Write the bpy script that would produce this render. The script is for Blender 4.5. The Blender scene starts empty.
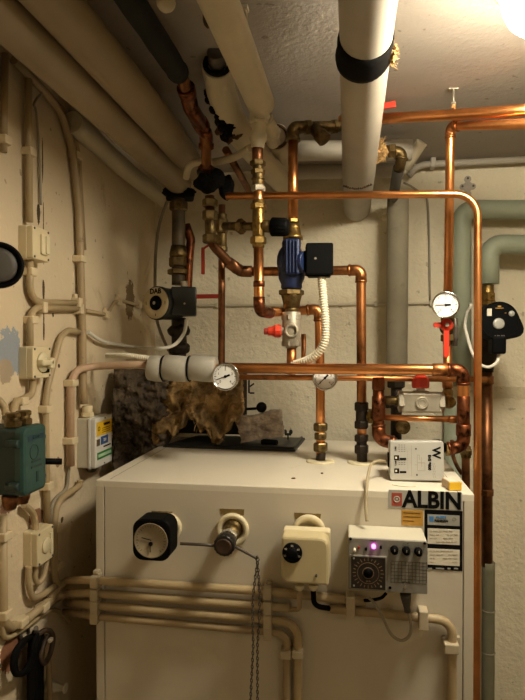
import bpy, bmesh, math, random
from mathutils import Vector, Matrix, noise
random.seed(7)
SC = bpy.context.scene
COL = SC.collection
V = Vector

# ------------------------------------------------------------------ camera
F_PX, CX, CY = 570.0, 262.5, 350.0
YAW, PITCH = math.radians(8.63), math.radians(-0.6)
CAM_Z = 1.52
cam_d = bpy.data.cameras.new('camera')
cam = bpy.data.objects.new('camera', cam_d)
COL.objects.link(cam)
cam_d.sensor_fit = 'VERTICAL'
cam_d.sensor_height = 36.0
cam_d.sensor_width = 27.0
cam_d.lens = F_PX / 700.0 * 36.0
cam_d.clip_start = 0.02
cam.location = (0, 0, CAM_Z)
cam.rotation_euler = (math.pi/2 + PITCH, 0, YAW)
SC.camera = cam
RM = cam.rotation_euler.to_matrix()
ORG = V((0, 0, CAM_Z))

def ray(px, py):
    return RM @ V(((px-CX)/F_PX, -(py-CY)/F_PX, -1.0))
def P(px, py, Y):
    d = ray(px, py)
    return ORG + d*(Y/d.y)
XW, YB, ZC, YF = -0.56, 1.60, 2.01, 0.95
def W(px, py, d=0.0):          # on the side wall, d metres off it
    r = ray(px, py)
    return ORG + r*((XW+d)/r.x)
def B(px, py, d=0.0):          # on the rear wall
    return P(px, py, YB-d)
def Fr(px, py, d=0.0):         # on the boiler's front
    return P(px, py, YF-d)
def pm(n, px, Y):              # n pixels in metres at distance Y
    return n*Y/((px-CX)*math.sin(YAW)+F_PX*math.cos(YAW))

# ------------------------------------------------------------------ materials
def srgb(h):
    h = h.lstrip('#')
    c = [int(h[i:i+2], 16)/255 for i in (0, 2, 4)]
    return tuple((x/12.92 if x <= .04045 else ((x+.055)/1.055)**2.4) for x in c)

class NT:
    def __init__(s, name):
        s.m = bpy.data.materials.new(name); s.m.use_nodes = True
        s.n = s.m.node_tree.nodes; s.l = s.m.node_tree.links
        s.b = s.n['Principled BSDF']
        s.tc = s.n.new('ShaderNodeTexCoord')
    def noise(s, scale, detail=4, rough=.55, vec=None, dist=0):
        t = s.n.new('ShaderNodeTexNoise'); t.inputs['Scale'].default_value = scale
        t.inputs['Detail'].default_value = detail; t.inputs['Roughness'].default_value = rough
        t.inputs['Distortion'].default_value = dist
        s.l.new(vec or s.tc.outputs['Object'], t.inputs['Vector'])
        return t.outputs['Fac']
    def ramp(s, f, a, b):
        r = s.n.new('ShaderNodeMapRange'); r.clamp = True
        r.inputs['From Min'].default_value = a; r.inputs['From Max'].default_value = b
        s.l.new(f, r.inputs['Value']); return r.outputs['Result']
    def mix(s, f, a, b, mode='MIX'):
        x = s.n.new('ShaderNodeMix'); x.data_type = 'RGBA'; x.blend_type = mode
        for sock, v in ((x.inputs['Factor'], f), (x.inputs[6], a), (x.inputs[7], b)):
            if isinstance(v, (int, float)): sock.default_value = v
            elif isinstance(v, tuple): sock.default_value = (*v[:3], 1)
            else: s.l.new(v, sock)
        return x.outputs[2]
    def math(s, op, a, b=0.0):
        x = s.n.new('ShaderNodeMath'); x.operation = op
        for i, v in enumerate((a, b)):
            if isinstance(v, (int, float)): x.inputs[i].default_value = v
            else: s.l.new(v, x.inputs[i])
        return x.outputs[0]
    def bump(s, f, strength, dist=.002):
        x = s.n.new('ShaderNodeBump'); x.inputs['Strength'].default_value = strength
        x.inputs['Distance'].default_value = dist
        s.l.new(f, x.inputs['Height']); s.l.new(x.outputs['Normal'], s.b.inputs['Normal'])
    def color(s, c):
        if isinstance(c, tuple): s.b.inputs['Base Color'].default_value = (*c[:3], 1)
        else: s.l.new(c, s.b.inputs['Base Color'])
    def set(s, rough=.5, metal=0.0, spec=.5):
        s.b.inputs['Roughness'].default_value = rough; s.b.inputs['Metallic'].default_value = metal
        s.b.inputs['Specular IOR Level'].default_value = spec

MATS = {}
def mat(name, col, rough=.5, metal=0.0, var=.25, vs=25, dirt=None, ds=9, da=.58, dw=.12, bump=0, bs=120, spec=.5, dirt_rough=None):
    t = NT(name); c = srgb(col)
    f = t.ramp(t.noise(vs), .3, .7)
    lo = tuple(x*(1-var) for x in c); hi = tuple(min(1, x*(1+var*.35)) for x in c)
    out = t.mix(f, lo, hi)
    if dirt:
        g = t.ramp(t.noise(ds, 6, .65, dist=.4), da, da+dw)
        out = t.mix(g, out, srgb(dirt))
    t.color(out); t.set(rough, metal, spec)
    if bump: t.bump(t.noise(bs, 3), bump, .0015)
    MATS[name] = t.m
    return t.m

COPPER = mat('copper', '#e69d60', .33, 1, .3, 16, dirt='#9a6238', ds=11, da=.58, dw=.2)
COPPER_OLD = mat('tarnished copper', '#c4834f', .4, 1, .42, 22, dirt='#5a3a22', ds=13, da=.5, dw=.2)
COPPER_DARK = mat('dark copper', '#8f6242', .45, 1, .5, 22, dirt='#2a1a10', ds=10, da=.5, dw=.2)
COPPER_BURNT = mat('burnt copper', '#8c5436', .4, 1, .6, 30, dirt='#2b1a14', ds=28, da=.5, dw=.12)
BRASS = mat('brass', '#a5874f', .42, 1, .4, 40, dirt='#4a3819', ds=34, da=.5, dw=.15)
BRASS_OLD = mat('old brass', '#86714a', .48, 1, .45, 45, dirt='#3a2d1b', ds=34, da=.48, dw=.2)
BLACK_IRON = mat('blackened fitting', '#332a20', .55, .6, .5, 50)
CORRODED = mat('corroded riser', '#5a4c36', .6, .4, .45, 30, dirt='#3f5a4c', ds=16, da=.6, dw=.1)
NICKEL = mat('nickel plated brass', '#a89f8c', .5, .45, .2, 40)
CHROME = mat('chrome', '#c9c6c0', .16, 1, .1, 40)
PAINTW = mat('old white pipe paint', '#c2b79c', .55, 0, .12, 14, dirt='#8a7550', ds=10, da=.66, dw=.12, bump=.25, bs=90)
PAINTG = mat('greyish white pipe paint', '#aca494', .5, 0, .1, 12, dirt='#97907e', ds=12, da=.66, dw=.12, bump=.2, bs=70)
PAINTTAN = mat('tan pipe paint', '#8b7a5e', .5, 0, .14, 12, dirt='#6e5127', ds=9, da=.64, dw=.12, bump=.15, bs=70)
CONDUIT = mat('beige painted conduit', '#a9946f', .5, 0, .14, 14, dirt='#7d6844', ds=14, da=.66, dw=.1, bump=.15, bs=120)
CONDUITD = mat('dingy conduit', '#a08a67', .5, 0, .16, 14, dirt='#6b5739', ds=14, da=.62, dw=.1)
CLIP = mat('clip plastic', '#cfbd9a', .55, 0, .12, 30)
CLIPG = mat('clamp grey plastic', '#b2a489', .5, 0, .12, 30)
GREENPIPE = mat('sage green pipe cover', '#949a84', .55, 0, .08, 8, dirt='#7a7f6b', ds=6, da=.62, dw=.15)
GREYWRAP = mat('grey wrapped pipe cover', '#8c846f', .75, 0, .14, 20, dirt='#6b6453', ds=16, da=.58, dw=.2, bump=.3, bs=60)
FOAM = mat('black foam pipe cover', '#1d1d18', .75, 0, .3, 12, bump=.3, bs=60, spec=.2)
BLACK = mat('black plastic', '#050505', .6, 0, .2, 40, spec=.08)
BLACKMAT = mat('black rubber', '#0d0b09', .8, 0, .3, 30, bump=.3, bs=120, spec=.1)
DARKMETAL = mat('black sheet metal', '#242420', .42, .3, .35, 20, dirt='#4a443a', ds=14, da=.6, dw=.15)
PUMPBLUE = mat('blue pump enamel', '#18274c', .42, .1, .25, 20, dirt='#141d33', ds=16, da=.55, dw=.2)
PUMPGREEN = mat('dark pump casing', '#20231f', .45, .1, .3, 20)
RED = mat('red plastic', '#c8351d', .4, 0, .15, 30)
REDDK = mat('dull red lever', '#a3301f', .5, 0, .2, 30)
WHITEPL = mat('white corrugated plastic', '#e2d9bf', .5, 0, .08, 20)
CABLEW = mat('white cable', '#d8d2c2', .45, 0, .08, 20)
CABLEG = mat('greyish cable', '#8e8470', .5, 0, .1, 20)
DIALW = mat('gauge dial white', '#e7e5de', .4, 0, .03, 10)
INK = mat('black ink', '#070606', .7, 0, .05, 20, spec=.12)
BOILER = mat('boiler cream enamel', '#c4baa6', .34, 0, .04, 5, dirt='#b3a791', ds=5, da=.62, dw=.2, bump=.03, bs=160)
BOILERTOP = mat('boiler top enamel', '#d6cdb9', .38, 0, .06, 6, dirt='#a8997b', ds=9, da=.64, dw=.15)
SEAM = mat('dark seam', '#1d1813', .8, 0, .1, 20)
IVORY = mat('ivory plastic', '#d3c6a2', .42, 0, .06, 20)
CREAMBOX = mat('cream switch plastic', '#d0c09a', .45, 0, .08, 20, dirt='#94805a', ds=24, da=.66, dw=.1)
GREYBOX = mat('light grey box plastic', '#bdb6a4', .5, 0, .08, 20)
GREENBOX = mat('dark green enamel', '#24453f', .42, 0, .25, 16, dirt='#172d29', ds=18, da=.58, dw=.15, bump=.12, bs=150)
GREENDK = mat('green box side enamel', '#1d332f', .5, 0, .25, 16)
ALU = mat('grey aluminium face', '#8d8a80', .45, .25, .06, 40)
TIMERTOP = mat('timer case grey', '#c4bda8', .45, 0, .06, 20)
WHITEBOX = mat('pale grey controller plastic', '#cfccc2', .42, 0, .05, 20)
YELLOW = mat('yellow label', '#dcae1c', .5, 0, .08, 30)
YELLOWOLD = mat('faded yellow sticker', '#b3842f', .55, 0, .2, 60)
BLUE = mat('blue label', '#2f4f86', .5, 0, .3, 120)
BLUEL = mat('light blue label', '#3f78b0', .5, 0, .1, 60)
GREENLBL = mat('green label', '#2f7a3a', .5, 0, .1, 60)
PAPER = mat('paper', '#d6cdb8', .6, 0, .06, 30)
PAPERTAN = mat('brown paper tag', '#77602f', .65, 0, .35, 60)
SILVERLBL = mat('silver label', '#a9a79d', .4, .2, .08, 40)
REDLOGO = mat('dull red logo', '#9c4434', .5, 0, .2, 60)
CARDB = mat('matchbox card', '#b49a78', .6, 0, .15, 40)
WOOL = mat('yellowed mineral wool', '#a3824e', .95, 0, .6, 30, dirt='#3d2f1d', ds=9, da=.5, dw=.22, bump=1.0, bs=140)
WOOLDK = mat('sooty mineral wool', '#5b4c38', .95, 0, .6, 26, dirt='#1b1612', ds=10, da=.48, dw=.2, bump=1.0, bs=120)
FIBRE = mat('torn fibre board', '#8f7d68', .95, 0, .5, 60, dirt='#463829', ds=30, da=.52, dw=.2, bump=1.0, bs=150)
STRAW = mat('straw lagging', '#b08b55', .9, 0, .4, 60, bump=.8, bs=200)
RUST = mat('rusty lagging', '#5a3c1e', .9, 0, .5, 40, dirt='#15100b', ds=40, da=.48, dw=.15, bump=.8, bs=150)
GREYMETAL = mat('grey galvanised steel', '#5d564c', .5, .7, .2, 40)
GREYFACE = mat('grey dish', '#4c4740', .55, 0, .1, 20, spec=.3)

def emis(name, col, s):
    t = NT(name); c = srgb(col)
    t.b.inputs['Base Color'].default_value = (*c, 1)
    t.b.inputs['Emission Color'].default_value = (*c, 1)
    t.b.inputs['Emission Strength'].default_value = s
    return t.m
LED = emis('pink led', '#e05ad8', 3.0)

def plaster(name, col, dark, patches=(), bumps=.5, bs=70, cracks=False, stain=.62):
    t = NT(name); t.set(.78, 0, .25)
    c = srgb(col)
    big = t.ramp(t.noise(2.2, 5), .3, .7)
    out = t.mix(big, tuple(x*.86 for x in c), c)
    st = t.ramp(t.noise(5.5, 7, .68, dist=.6), stain, stain+.16)
    out = t.mix(t.math('MULTIPLY', st, .7), out, srgb(dark))
    sp = t.ramp(t.noise(48, 2), .70, .74)
    out = t.mix(t.math('MULTIPLY', sp, .6), out, tuple(x*.7 for x in srgb(dark)))
    sep = t.n.new('ShaderNodeSeparateXYZ'); t.l.new(t.tc.outputs['Object'], sep.inputs[0])
    wob = t.math('ADD', t.math('MULTIPLY', t.noise(26, 5, .7), .6), t.math('MULTIPLY', t.noise(110, 4, .7), .4))
    for (axes, cen, rad, pc) in patches:
        d = None
        for ax, ce, ra in zip(axes, cen, rad):
            q = t.math('DIVIDE', t.math('SUBTRACT', sep.outputs[ax], ce), ra)
            q = t.math('MULTIPLY', q, q)
            d = q if d is None else t.math('ADD', d, q)
        d = t.math('ADD', d, t.math('MULTIPLY', t.math('SUBTRACT', wob, .5), 4.5))
        k = t.ramp(d, 1.05, .95)
        out = t.mix(k, out, srgb(pc))
    t.color(out)
    h = t.math('ADD', t.noise(bs, 4), t.math('MULTIPLY', t.noise(bs*.22, 4), 1.2))
    t.bump(h, bumps, .004)
    return t.m

# ------------------------------------------------------------------ mesh builder
def basis(n, up=V((0, 0, 1))):
    n = n.normalized()
    if abs(n.dot(up)) > .99: up = V((0, 1, 0)) if abs(n.y) < .9 else V((1, 0, 0))
    r = up.cross(n).normalized()
    return r, n.cross(r).normalized(), n

class MB:
    def __init__(s): s.bm = bmesh.new()
    def face(s, vs, smooth=False):
        try:
            f = s.bm.faces.new(vs); f.smooth = smooth
        except ValueError: pass
    def path(s, pts, bend):
        pts = [V(p) for p in pts]
        out = [pts[0]]
        for i in range(1, len(pts)-1):
            a, b, c = pts[i-1], pts[i], pts[i+1]
            d1, d2 = (a-b), (c-b)
            l1, l2 = d1.length, d2.length
            d1.normalize(); d2.normalize()
            ang = d1.angle(d2, math.pi)
            if bend <= 0 or ang > 3.10: out.append(b); continue
            k = bend/math.tan(ang/2)
            k = min(k, l1*.48, l2*.48); rr = k*math.tan(ang/2)
            s0, s1 = b+d1*k, b+d2*k
            cen = b+(d1+d2).normalized()*(rr/math.sin(ang/2))
            u, w = s0-cen, s1-cen
            tot = u.angle(w, 0); n = max(3, int(tot/.2))
            ax = u.cross(w)
            if ax.length < 1e-12: out.append(b); continue
            for j in range(n+1):
                out.append(cen+Matrix.Rotation(tot*j/n, 3, ax.normalized()) @ u)
        out.append(pts[-1])
        res = [out[0]]
        for p in out[1:]:
            if (p-res[-1]).length > 1e-5: res.append(p)
        return res
    def spline(s, pts, n=8):
        pts = [V(p) for p in pts]; out = []
        for i in range(len(pts)-1):
            p0 = pts[max(i-1, 0)]; p1 = pts[i]; p2 = pts[i+1]; p3 = pts[min(i+2, len(pts)-1)]
            for j in range(n):
                t = j/n
                out.append(.5*((2*p1)+(p2-p0)*t+(2*p0-5*p1+4*p2-p3)*t*t+(3*p1-p0-3*p2+p3)*t**3))
        out.append(pts[-1]); return out
    def sweep(s, pts, rad, seg=16, caps=True, wob=0):
        n = len(pts)
        if not hasattr(rad, '__len__'): rad = [rad]*n
        elif len(rad) == 2 and n != 2:
            L = [0]
            for i in range(1, n): L.append(L[-1]+(pts[i]-pts[i-1]).length)
            rad = [rad[0]+(rad[1]-rad[0])*x/L[-1] for x in L]
        T = []
        for i in range(n):
            a = pts[max(i-1, 0)]; b = pts[min(i+1, n-1)]; T.append((b-a).normalized())
        u = basis(T[0])[0]; rings = []
        for i in range(n):
            if i:
                u = u-T[i]*u.dot(T[i]); u.normalize()
            w = T[i].cross(u); ring = []
            for k in range(seg):
                an = 2*math.pi*k/seg
                d = u*math.cos(an)+w*math.sin(an)
                rr = rad[i]
                if wob: rr *= 1+wob*noise.noise((pts[i]+d*rad[i])*22)
                ring.append(s.bm.verts.new(pts[i]+d*rr))
            rings.append(ring)
        for a, b in zip(rings, rings[1:]):
            for k in range(seg):
                s.face((a[k], a[(k+1) % seg], b[(k+1) % seg], b[k]), True)
        if caps:
            s.face(rings[0][::-1]); s.face(rings[-1])
        return s
    def tube(s, pts, r, bend=0, seg=16, caps=True, wob=0, sub=0):
        p = s.path(pts, bend)
        if sub:
            q = [p[0]]
            for a, b in zip(p, p[1:]):
                m = max(1, int((b-a).length/sub))
                for j in range(1, m+1): q.append(a+(b-a)*j/m)
            p = q
        return s.sweep(p, r, seg, caps, wob)
    def cord(s, pts, r, seg=10, n=8): return s.sweep(s.spline(pts, n), r, seg)
    def rev(s, p, ax, prof, seg=20, smooth=True, up=V((0, 0, 1)), phase=0):
        r, u, n = basis(V(ax), up); p = V(p); rings = []
        for (t, rad) in prof:
            if rad < 1e-6: rings.append([s.bm.verts.new(p+n*t)])
            else: rings.append([s.bm.verts.new(p+n*t+(r*math.cos(2*math.pi*k/seg+phase)+u*math.sin(2*math.pi*k/seg+phase))*rad) for k in range(seg)])
        for a, b in zip(rings, rings[1:]):
            for k in range(seg):
                k2 = (k+1) % seg
                if len(a) == 1 and len(b) == 1: continue
                if len(a) == 1: s.face((a[0], b[k2], b[k]), smooth)
                elif len(b) == 1: s.face((a[k], a[k2], b[0]), smooth)
                else: s.face((a[k], a[k2], b[k2], b[k]), smooth)
        if len(rings[0]) > 1: s.face(rings[0][::-1])
        if len(rings[-1]) > 1: s.face(rings[-1])
        return s
    def cyl(s, a, b, r, seg=20, r2=None, ch=None):
        a, b = V(a), V(b); L = (b-a).length; r2 = r if r2 is None else r2
        c = ch if ch is not None else min(.0012, r*.15, L*.2)
        return s.rev(a, b-a, [(0, r-c), (c, r), (L-c, r2), (L, r2-c)], seg)
    def nut(s, p, ax, L, r, phase=.3):
        return s.rev(V(p)-V(ax).normalized()*L/2, ax, [(0, r*.86), (L*.14, r), (L*.86, r), (L, r*.86)], 6, False, phase=phase)
    def ball(s, p, r, seg=16, sq=(1, 1, 1)):
        b = bmesh.new(); bmesh.ops.create_uvsphere(b, u_segments=seg, v_segments=max(6, seg//2), radius=r)
        M = Matrix.Translation(p) @ Matrix.Diagonal((*sq, 1))
        return s.join(b, M, True)
    def join(s, b, M, smooth=None):
        b.transform(M)
        if smooth is not None:
            for f in b.faces: f.smooth = smooth
        me = bpy.data.meshes.new('t'); b.to_mesh(me); b.free(); s.bm.from_mesh(me); bpy.data.meshes.remove(me)
        return s
    def box(s, c, size, bev=.001, ax=None, segs=2):
        """ax = (right, up, normal); size along those"""
        b = bmesh.new(); bmesh.ops.create_cube(b, size=1)
        b.transform(Matrix.Diagonal((*size, 1)))
        bev = min(bev, min(size)*.45)
        if bev > 0: bmesh.ops.bevel(b, geom=b.edges[:], offset=bev, segments=segs, affect='EDGES', profile=.5)
        r, u, n = ax or (V((1, 0, 0)), V((0, 0, 1)), V((0, -1, 0)))
        M = Matrix((( r.x, u.x, n.x, c[0]), (r.y, u.y, n.y, c[1]), (r.z, u.z, n.z, c[2]), (0, 0, 0, 1)))
        return s.join(b, M)
    def rslab(s, c, w, h, d, cr, ax=None, bev=.0015, n=5):
        """slab with rounded outline corners (cr or four radii tl,tr,br,bl); back at c, front at c+normal*d"""
        r, u, nn = ax or (V((1, 0, 0)), V((0, 0, 1)), V((0, -1, 0)))
        crs = cr if hasattr(cr, '__len__') else (cr,)*4
        def outline(ins):
            pts = []
            for (sx, sy, a0, q) in ((-1, 1, math.pi, crs[0]), (1, 1, math.pi/2, crs[1]), (1, -1, 0, crs[2]), (-1, -1, -math.pi/2, crs[3])):
                q = max(q, 1e-4)
                ox, oy = sx*(w/2-q), sy*(h/2-q)
                for j in range(n+1):
                    an = a0-(math.pi/2)*j/n
                    pts.append((ox+math.cos(an)*max(q-ins, 2e-5), oy+math.sin(an)*max(q-ins, 2e-5)) if q > ins else (ox+math.cos(an)*2e-5+(-sx)*0+ (-sx)*max(0, ins-q), oy+math.sin(an)*2e-5+(-sy)*max(0, ins-q)))
            return pts
        rings = []
        for (dep, ins) in ((0, 0), (d-bev, 0), (d-bev*.3, bev*.3), (d, bev)):
            rings.append([s.bm.verts.new(V(c)+r*x+u*y+nn*dep) for x, y in outline(ins)])
        m = len(rings[0])
        for a, b in zip(rings, rings[1:]):
            for k in range(m): s.face((a[k], b[k], b[(k+1) % m], a[(k+1) % m]))
        s.face(rings[0]); s.face(rings[-1][::-1])
        return s
    def torus(s, c, ax, R, r, seg=24, rs=8, sx=1.0, up=V((0, 0, 1))):
        a, b, n = basis(V(ax), up); rings = []
        for i in range(seg):
            t = 2*math.pi*i/seg; d = a*math.cos(t)*sx+b*math.sin(t); cc = V(c)+d*R; dn = (a*math.cos(t)+b*math.sin(t))
            rings.append([s.bm.verts.new(cc+(dn*math.cos(2*math.pi*j/rs)+n*math.sin(2*math.pi*j/rs))*r) for j in range(rs)])
        for i in range(seg):
            p, q = rings[i], rings[(i+1) % seg]
            for j in range(rs): s.face((p[j], q[j], q[(j+1) % rs], p[(j+1) % rs]), True)
        return s
    def lump(s, c, size, amp=.35, fr=30, sub=3, seed=0):
        b = bmesh.new(); bmesh.ops.create_icosphere(b, subdivisions=sub, radius=1)
        sz = V(size); o = V((seed*3.1, seed*1.7, seed*.9))
        for v in b.verts:
            d = v.co.normalized()
            w = V((d.x*sz.x, d.y*sz.y, d.z*sz.z))
            k = 1+amp*noise.fractal(w*fr+o, .8, 2.0, 4)
            v.co = w*k
        return s.join(b, Matrix.Translation(c), False)
    def prism(s, pts, off):
        """closed outline pts (Vectors) extruded by vector off"""
        a = [s.bm.verts.new(V(p)) for p in pts]; b = [s.bm.verts.new(V(p)+off) for p in pts]
        n = len(a)
        for k in range(n): s.face((a[k], a[(k+1) % n], b[(k+1) % n], b[k]))
        s.face(a[::-1]); s.face(b); return s
    def o(s, name, m, parent=None):
        bmesh.ops.recalc_face_normals(s.bm, faces=s.bm.faces[:])
        me = bpy.data.meshes.new(name)
        vs = [v.co for v in s.bm.verts]
        lo = V((min(v.x for v in vs), min(v.y for v in vs), min(v.z for v in vs)))
        hi = V((max(v.x for v in vs), max(v.y for v in vs), max(v.z for v in vs)))
        c = (lo+hi)/2
        s.bm.transform(Matrix.Translation(-c)); s.bm.to_mesh(me); s.bm.free()
        me.materials.append(m)
        ob = bpy.data.objects.new(name, me); COL.objects.link(ob)
        if parent is not None:
            w = V((0, 0, 0)); q = parent
            while q: w = w+q.location; q = q.parent
            ob.parent = parent; ob.location = c-w
        else: ob.location = c
        return ob

def tag(o, label, cat, group=None, kind=None):
    o['label'] = label; o['category'] = cat
    if group: o['group'] = group
    if kind: o['kind'] = kind
    return o
def T(name, loc, label, cat, group=None):
    e = bpy.data.objects.new(name, None); COL.objects.link(e); e.location = loc; e.empty_display_size = .02
    return tag(e, label, cat, group)
def text(body, size, c, ax, m, parent, name='lettering', align='CENTER', ext=.0002, sx=1.0, bold=0):
    cu = bpy.data.curves.new('t', 'FONT'); cu.body = body; cu.size = size; cu.align_x = align; cu.align_y = 'CENTER'
    cu.extrude = ext; cu.offset = bold; cu.resolution_u = 3
    ob = bpy.data.objects.new('t', cu); COL.objects.link(ob)
    bpy.context.view_layer.update()
    me = bpy.data.meshes.new_from_object(ob.evaluated_get(bpy.context.evaluated_depsgraph_get()))
    bpy.data.objects.remove(ob); bpy.data.curves.remove(cu)
    r, u, n = ax
    b = MB(); b.bm.from_mesh(me); bpy.data.meshes.remove(me)
    M = Matrix(((r.x*sx, u.x, n.x, c[0]), (r.y*sx, u.y, n.y, c[1]), (r.z*sx, u.z, n.z, c[2]), (0, 0, 0, 1)))
    b.bm.transform(M)
    return b.o(name, m, parent)

X, Y_, Z = V((1, 0, 0)), V((0, 1, 0)), V((0, 0, 1))
FRONT = (X, Z, -Y_)                       # things that face the room
SIDE = (V((0, 1, 0)), Z, V((1, 0, 0)))    # things on the side wall (right = deeper into the room)

# ------------------------------------------------------------------ the room
def struct(name, b, m):
    o = b.o(name, m); o['kind'] = 'structure'; return o
b1, b2 = W(14, 355), W(12, 640)
wl_c = V((XW-.05, .2, 1.0))
PATCH_L = []
def pl(px, py, rw, rh, col):
    q = W(px, py)-V((XW-.05, (-.9+YB)/2+.025, 1.005))
    PATCH_L.append(((1, 2), (q.y, q.z), (rw, rh), col))
pl(10, 352, .035, .042, '#8d9399')
pl(6, 372, .02, .02, '#a08f78')
for (px, py, rw, rh, c_) in ((38.5, 212, .006, .02, '#3f3424'), (42.5, 160, .0025, .05, '#5d4c33'), (43.5, 235, .002, .06, '#54432c'), (43.5, 290, .004, .02, '#4b3c28'),
        (43.8, 325, .003, .03, '#4a3b27'), (12, 650, .03, .03, '#8d5f44'), (36, 517, .022, .016, '#7d5a41'), (58, 462, .009, .01, '#8a6a4c'), (86, 142, .004, .011, '#3d301f'),
        (59, 366, .004, .004, '#4a3b28'), (53, 315, .003, .004, '#4a3b28'), (44, 385, .003, .03, '#6b5639'), (102, 445, .01, .05, '#a58e6b'), (130, 300, .03, .05, '#7b6547'), (62, 520, .006, .006, '#54432c'), (80, 245, .004, .05, '#6e5a3c'), (10, 505, .03, .012, '#8a6a55')):
    pl(px, py, rw, rh, c_)
WALL_L = plaster('side wall plaster', '#cfbd9e', '#86704f', PATCH_L, .5, 60, stain=.60)
WALL_B = plaster('rear wall plaster', '#ddd2b6', '#b3a37e', (), 1.0, 80, stain=.66)
WALL_O = plaster('room plaster', '#c9b998', '#93805c', (), .4, 60)
CEIL = plaster('ceiling plaster', '#a59b8e', '#7a7063', (), .35, 130, stain=.66)
FLOORM = plaster('concrete floor', '#8a8378', '#5d574d', (), .3, 60)
X1, Y0 = 1.05, -.9
struct('wall_left', MB().box(((XW-.05), (Y0+YB)/2+.025, ZC/2), (.1, ZC, YB-Y0+.15), 0, (X, Z, -Y_)), WALL_L)
struct('wall_back', MB().box(((XW+X1)/2, YB+.05, ZC/2), (X1-XW, ZC, .1), 0), WALL_B)
struct('wall_right', MB().box((X1+.05, (Y0+YB)/2, ZC/2), (.1, ZC, YB-Y0), 0), WALL_O)
struct('wall_front', MB().box(((XW+X1)/2, Y0-.05, ZC/2), (X1-XW, ZC, .1), 0), WALL_O)
struct('floor', MB().box(((XW+X1)/2, (Y0+YB)/2, -.05), (X1-XW+.2, .1, YB-Y0+.2), 0), FLOORM)
struct('ceiling', MB().box(((XW+X1)/2, (Y0+YB)/2, ZC+.05), (X1-XW+.2, .1, YB-Y0+.2), 0), CEIL)
# mortar seam and groove on the rear wall
b = MB()
a0 = B(486, 386, 0); a1 = B(560, 388, 0)
n = 26; lo = []; hi = []
for i in range(n+1):
    p = a0.lerp(a1, i/n); hi.append(V((p.x, YB-.0015, p.z+.004*noise.noise(V((i*.6, 0, 0)))))); 
    lo.append(V((p.x, YB-.0015, p.z-.032+.007*noise.noise(V((i*.5, 3, 0))))))
b.prism(hi+lo[::-1], V((0, .003, 0)))
struct('trim_1', b, plaster('mortar seam', '#cfc2a4', '#a5936f', (), .9, 90))

# ------------------------------------------------------------------ ceiling lamp
lp = V((.275, .745, ZC))
lamp = T('ceiling_lamp', lp, 'glowing white glass dome lamp on the ceiling', 'lamp')
LAMPM = emis('lit opal glass', '#ffffff', 1.0)
LAMPM.node_tree.nodes['Principled BSDF'].inputs['Emission Color'].default_value = (1.0, .91, .73, 1)
LAMPM.node_tree.nodes['Principled BSDF'].inputs['Emission Strength'].default_value = 50.0
MB().rev(lp+V((0, 0, -.0405)), -Z, [(0, .078), (.010, .085), (.024, .087), (.038, .081), (.05, .067), (.058, .048), (.063, .025), (.065, 0)], 40).o('glass_dome', LAMPM, lamp)
MB().rev(lp, -Z, [(0, .098), (.035, .1), (.040, .094)], 40).o('base_ring', IVORY, lamp)
q = V((.82, -.45, ZC))  # added unseen fill lamp, only there to lift the dark lower room
fill_lamp = T('ceiling_lamp', q, 'added dim fill lamp with a glass dome on the ceiling, unseen behind the viewpoint', 'lamp')
FILL_GLASS = emis('dim fill lamp glass', '#ffffff', 1.0)
FILL_GLASS.node_tree.nodes['Principled BSDF'].inputs['Emission Color'].default_value = (1.0, .91, .73, 1)
FILL_GLASS.node_tree.nodes['Principled BSDF'].inputs['Emission Strength'].default_value = 9.0
MB().rev(q+V((0, 0, -.0405)), -Z, [(0, .078), (.010, .085), (.024, .087), (.038, .081), (.05, .067), (.058, .048), (.063, .025), (.065, 0)], 32).o('glass_dome', FILL_GLASS, fill_lamp)
MB().rev(q, -Z, [(0, .098), (.035, .1), (.040, .094)], 32).o('base_ring', IVORY, fill_lamp)

# ------------------------------------------------------------------ boiler
ZT = CAM_Z - .2404
XL, XR, YBK = -.443, .1987, 1.43
boiler = T('boiler', V(((XL+XR)/2, (YF+YBK)/2, 0)), 'large cream sheet metal boiler cabinet standing on the floor', 'boiler')
MB().box(((XL+XR)/2, (YF+YBK)/2+.002, ZT/2-.002), (XR-XL-.004, ZT-.006, YBK-YF-.006), 0).o('carcass', SEAM, boiler)
xs0, xs1 = Fr(104.3, 560).x, Fr(463.5, 560).x
gp = .0009
MB().box(((xs0+xs1)/2, YF+.009, ZT/2-.004), (xs1-xs0-2*gp, ZT-.012, .018), .0012).o('front_panel', BOILER, boiler)
for x0, x1 in ((XL, xs0), (xs1, XR)):
    MB().box(((x0+x1)/2, YF+.0085, ZT/2-.004), (x1-x0-gp, ZT-.012, .017), .0012).o('front_edge_strip', BOILER, boiler)
for x0, x1 in ((XL-.0002, XL+.002), (XR-.002, XR+.0002)):
    MB().box(((x0+x1)/2, (YF+YBK)/2+.009, ZT/2-.004), (x1-x0, ZT-.012, YBK-YF-.02), 0).o('side_panel', BOILER, boiler)
MB().box(((XL+XR)/2, (YF+YBK)/2, ZT-.0065), (XR-XL, .013, YBK-YF), .0018).o('top_panel', BOILERTOP, boiler)
for px in (108, 459):
    q = V((Fr(px, 485).x, YF, ZT))
    MB().box((q.x, (YF+YBK)/2, ZT+.0002), (.0010, .0006, YBK-YF-.02), 0).o('top_seam', CABLEG, boiler)
for px, py, r in ((320.5, 462.5, 14.5), (362, 463.5, 14.5)):
    q = P(px, py, 1.167)
    MB().rev(V((q.x, 1.167, ZT-.001)), Z, [(0, pm(r, px, 1.167)), (.003, pm(r, px, 1.167)), (.0045, pm(r*.85, px, 1.167)), (.0045, .008), (.002, .008)], 32).o('pipe_collar_plate', IVORY, boiler)
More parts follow.
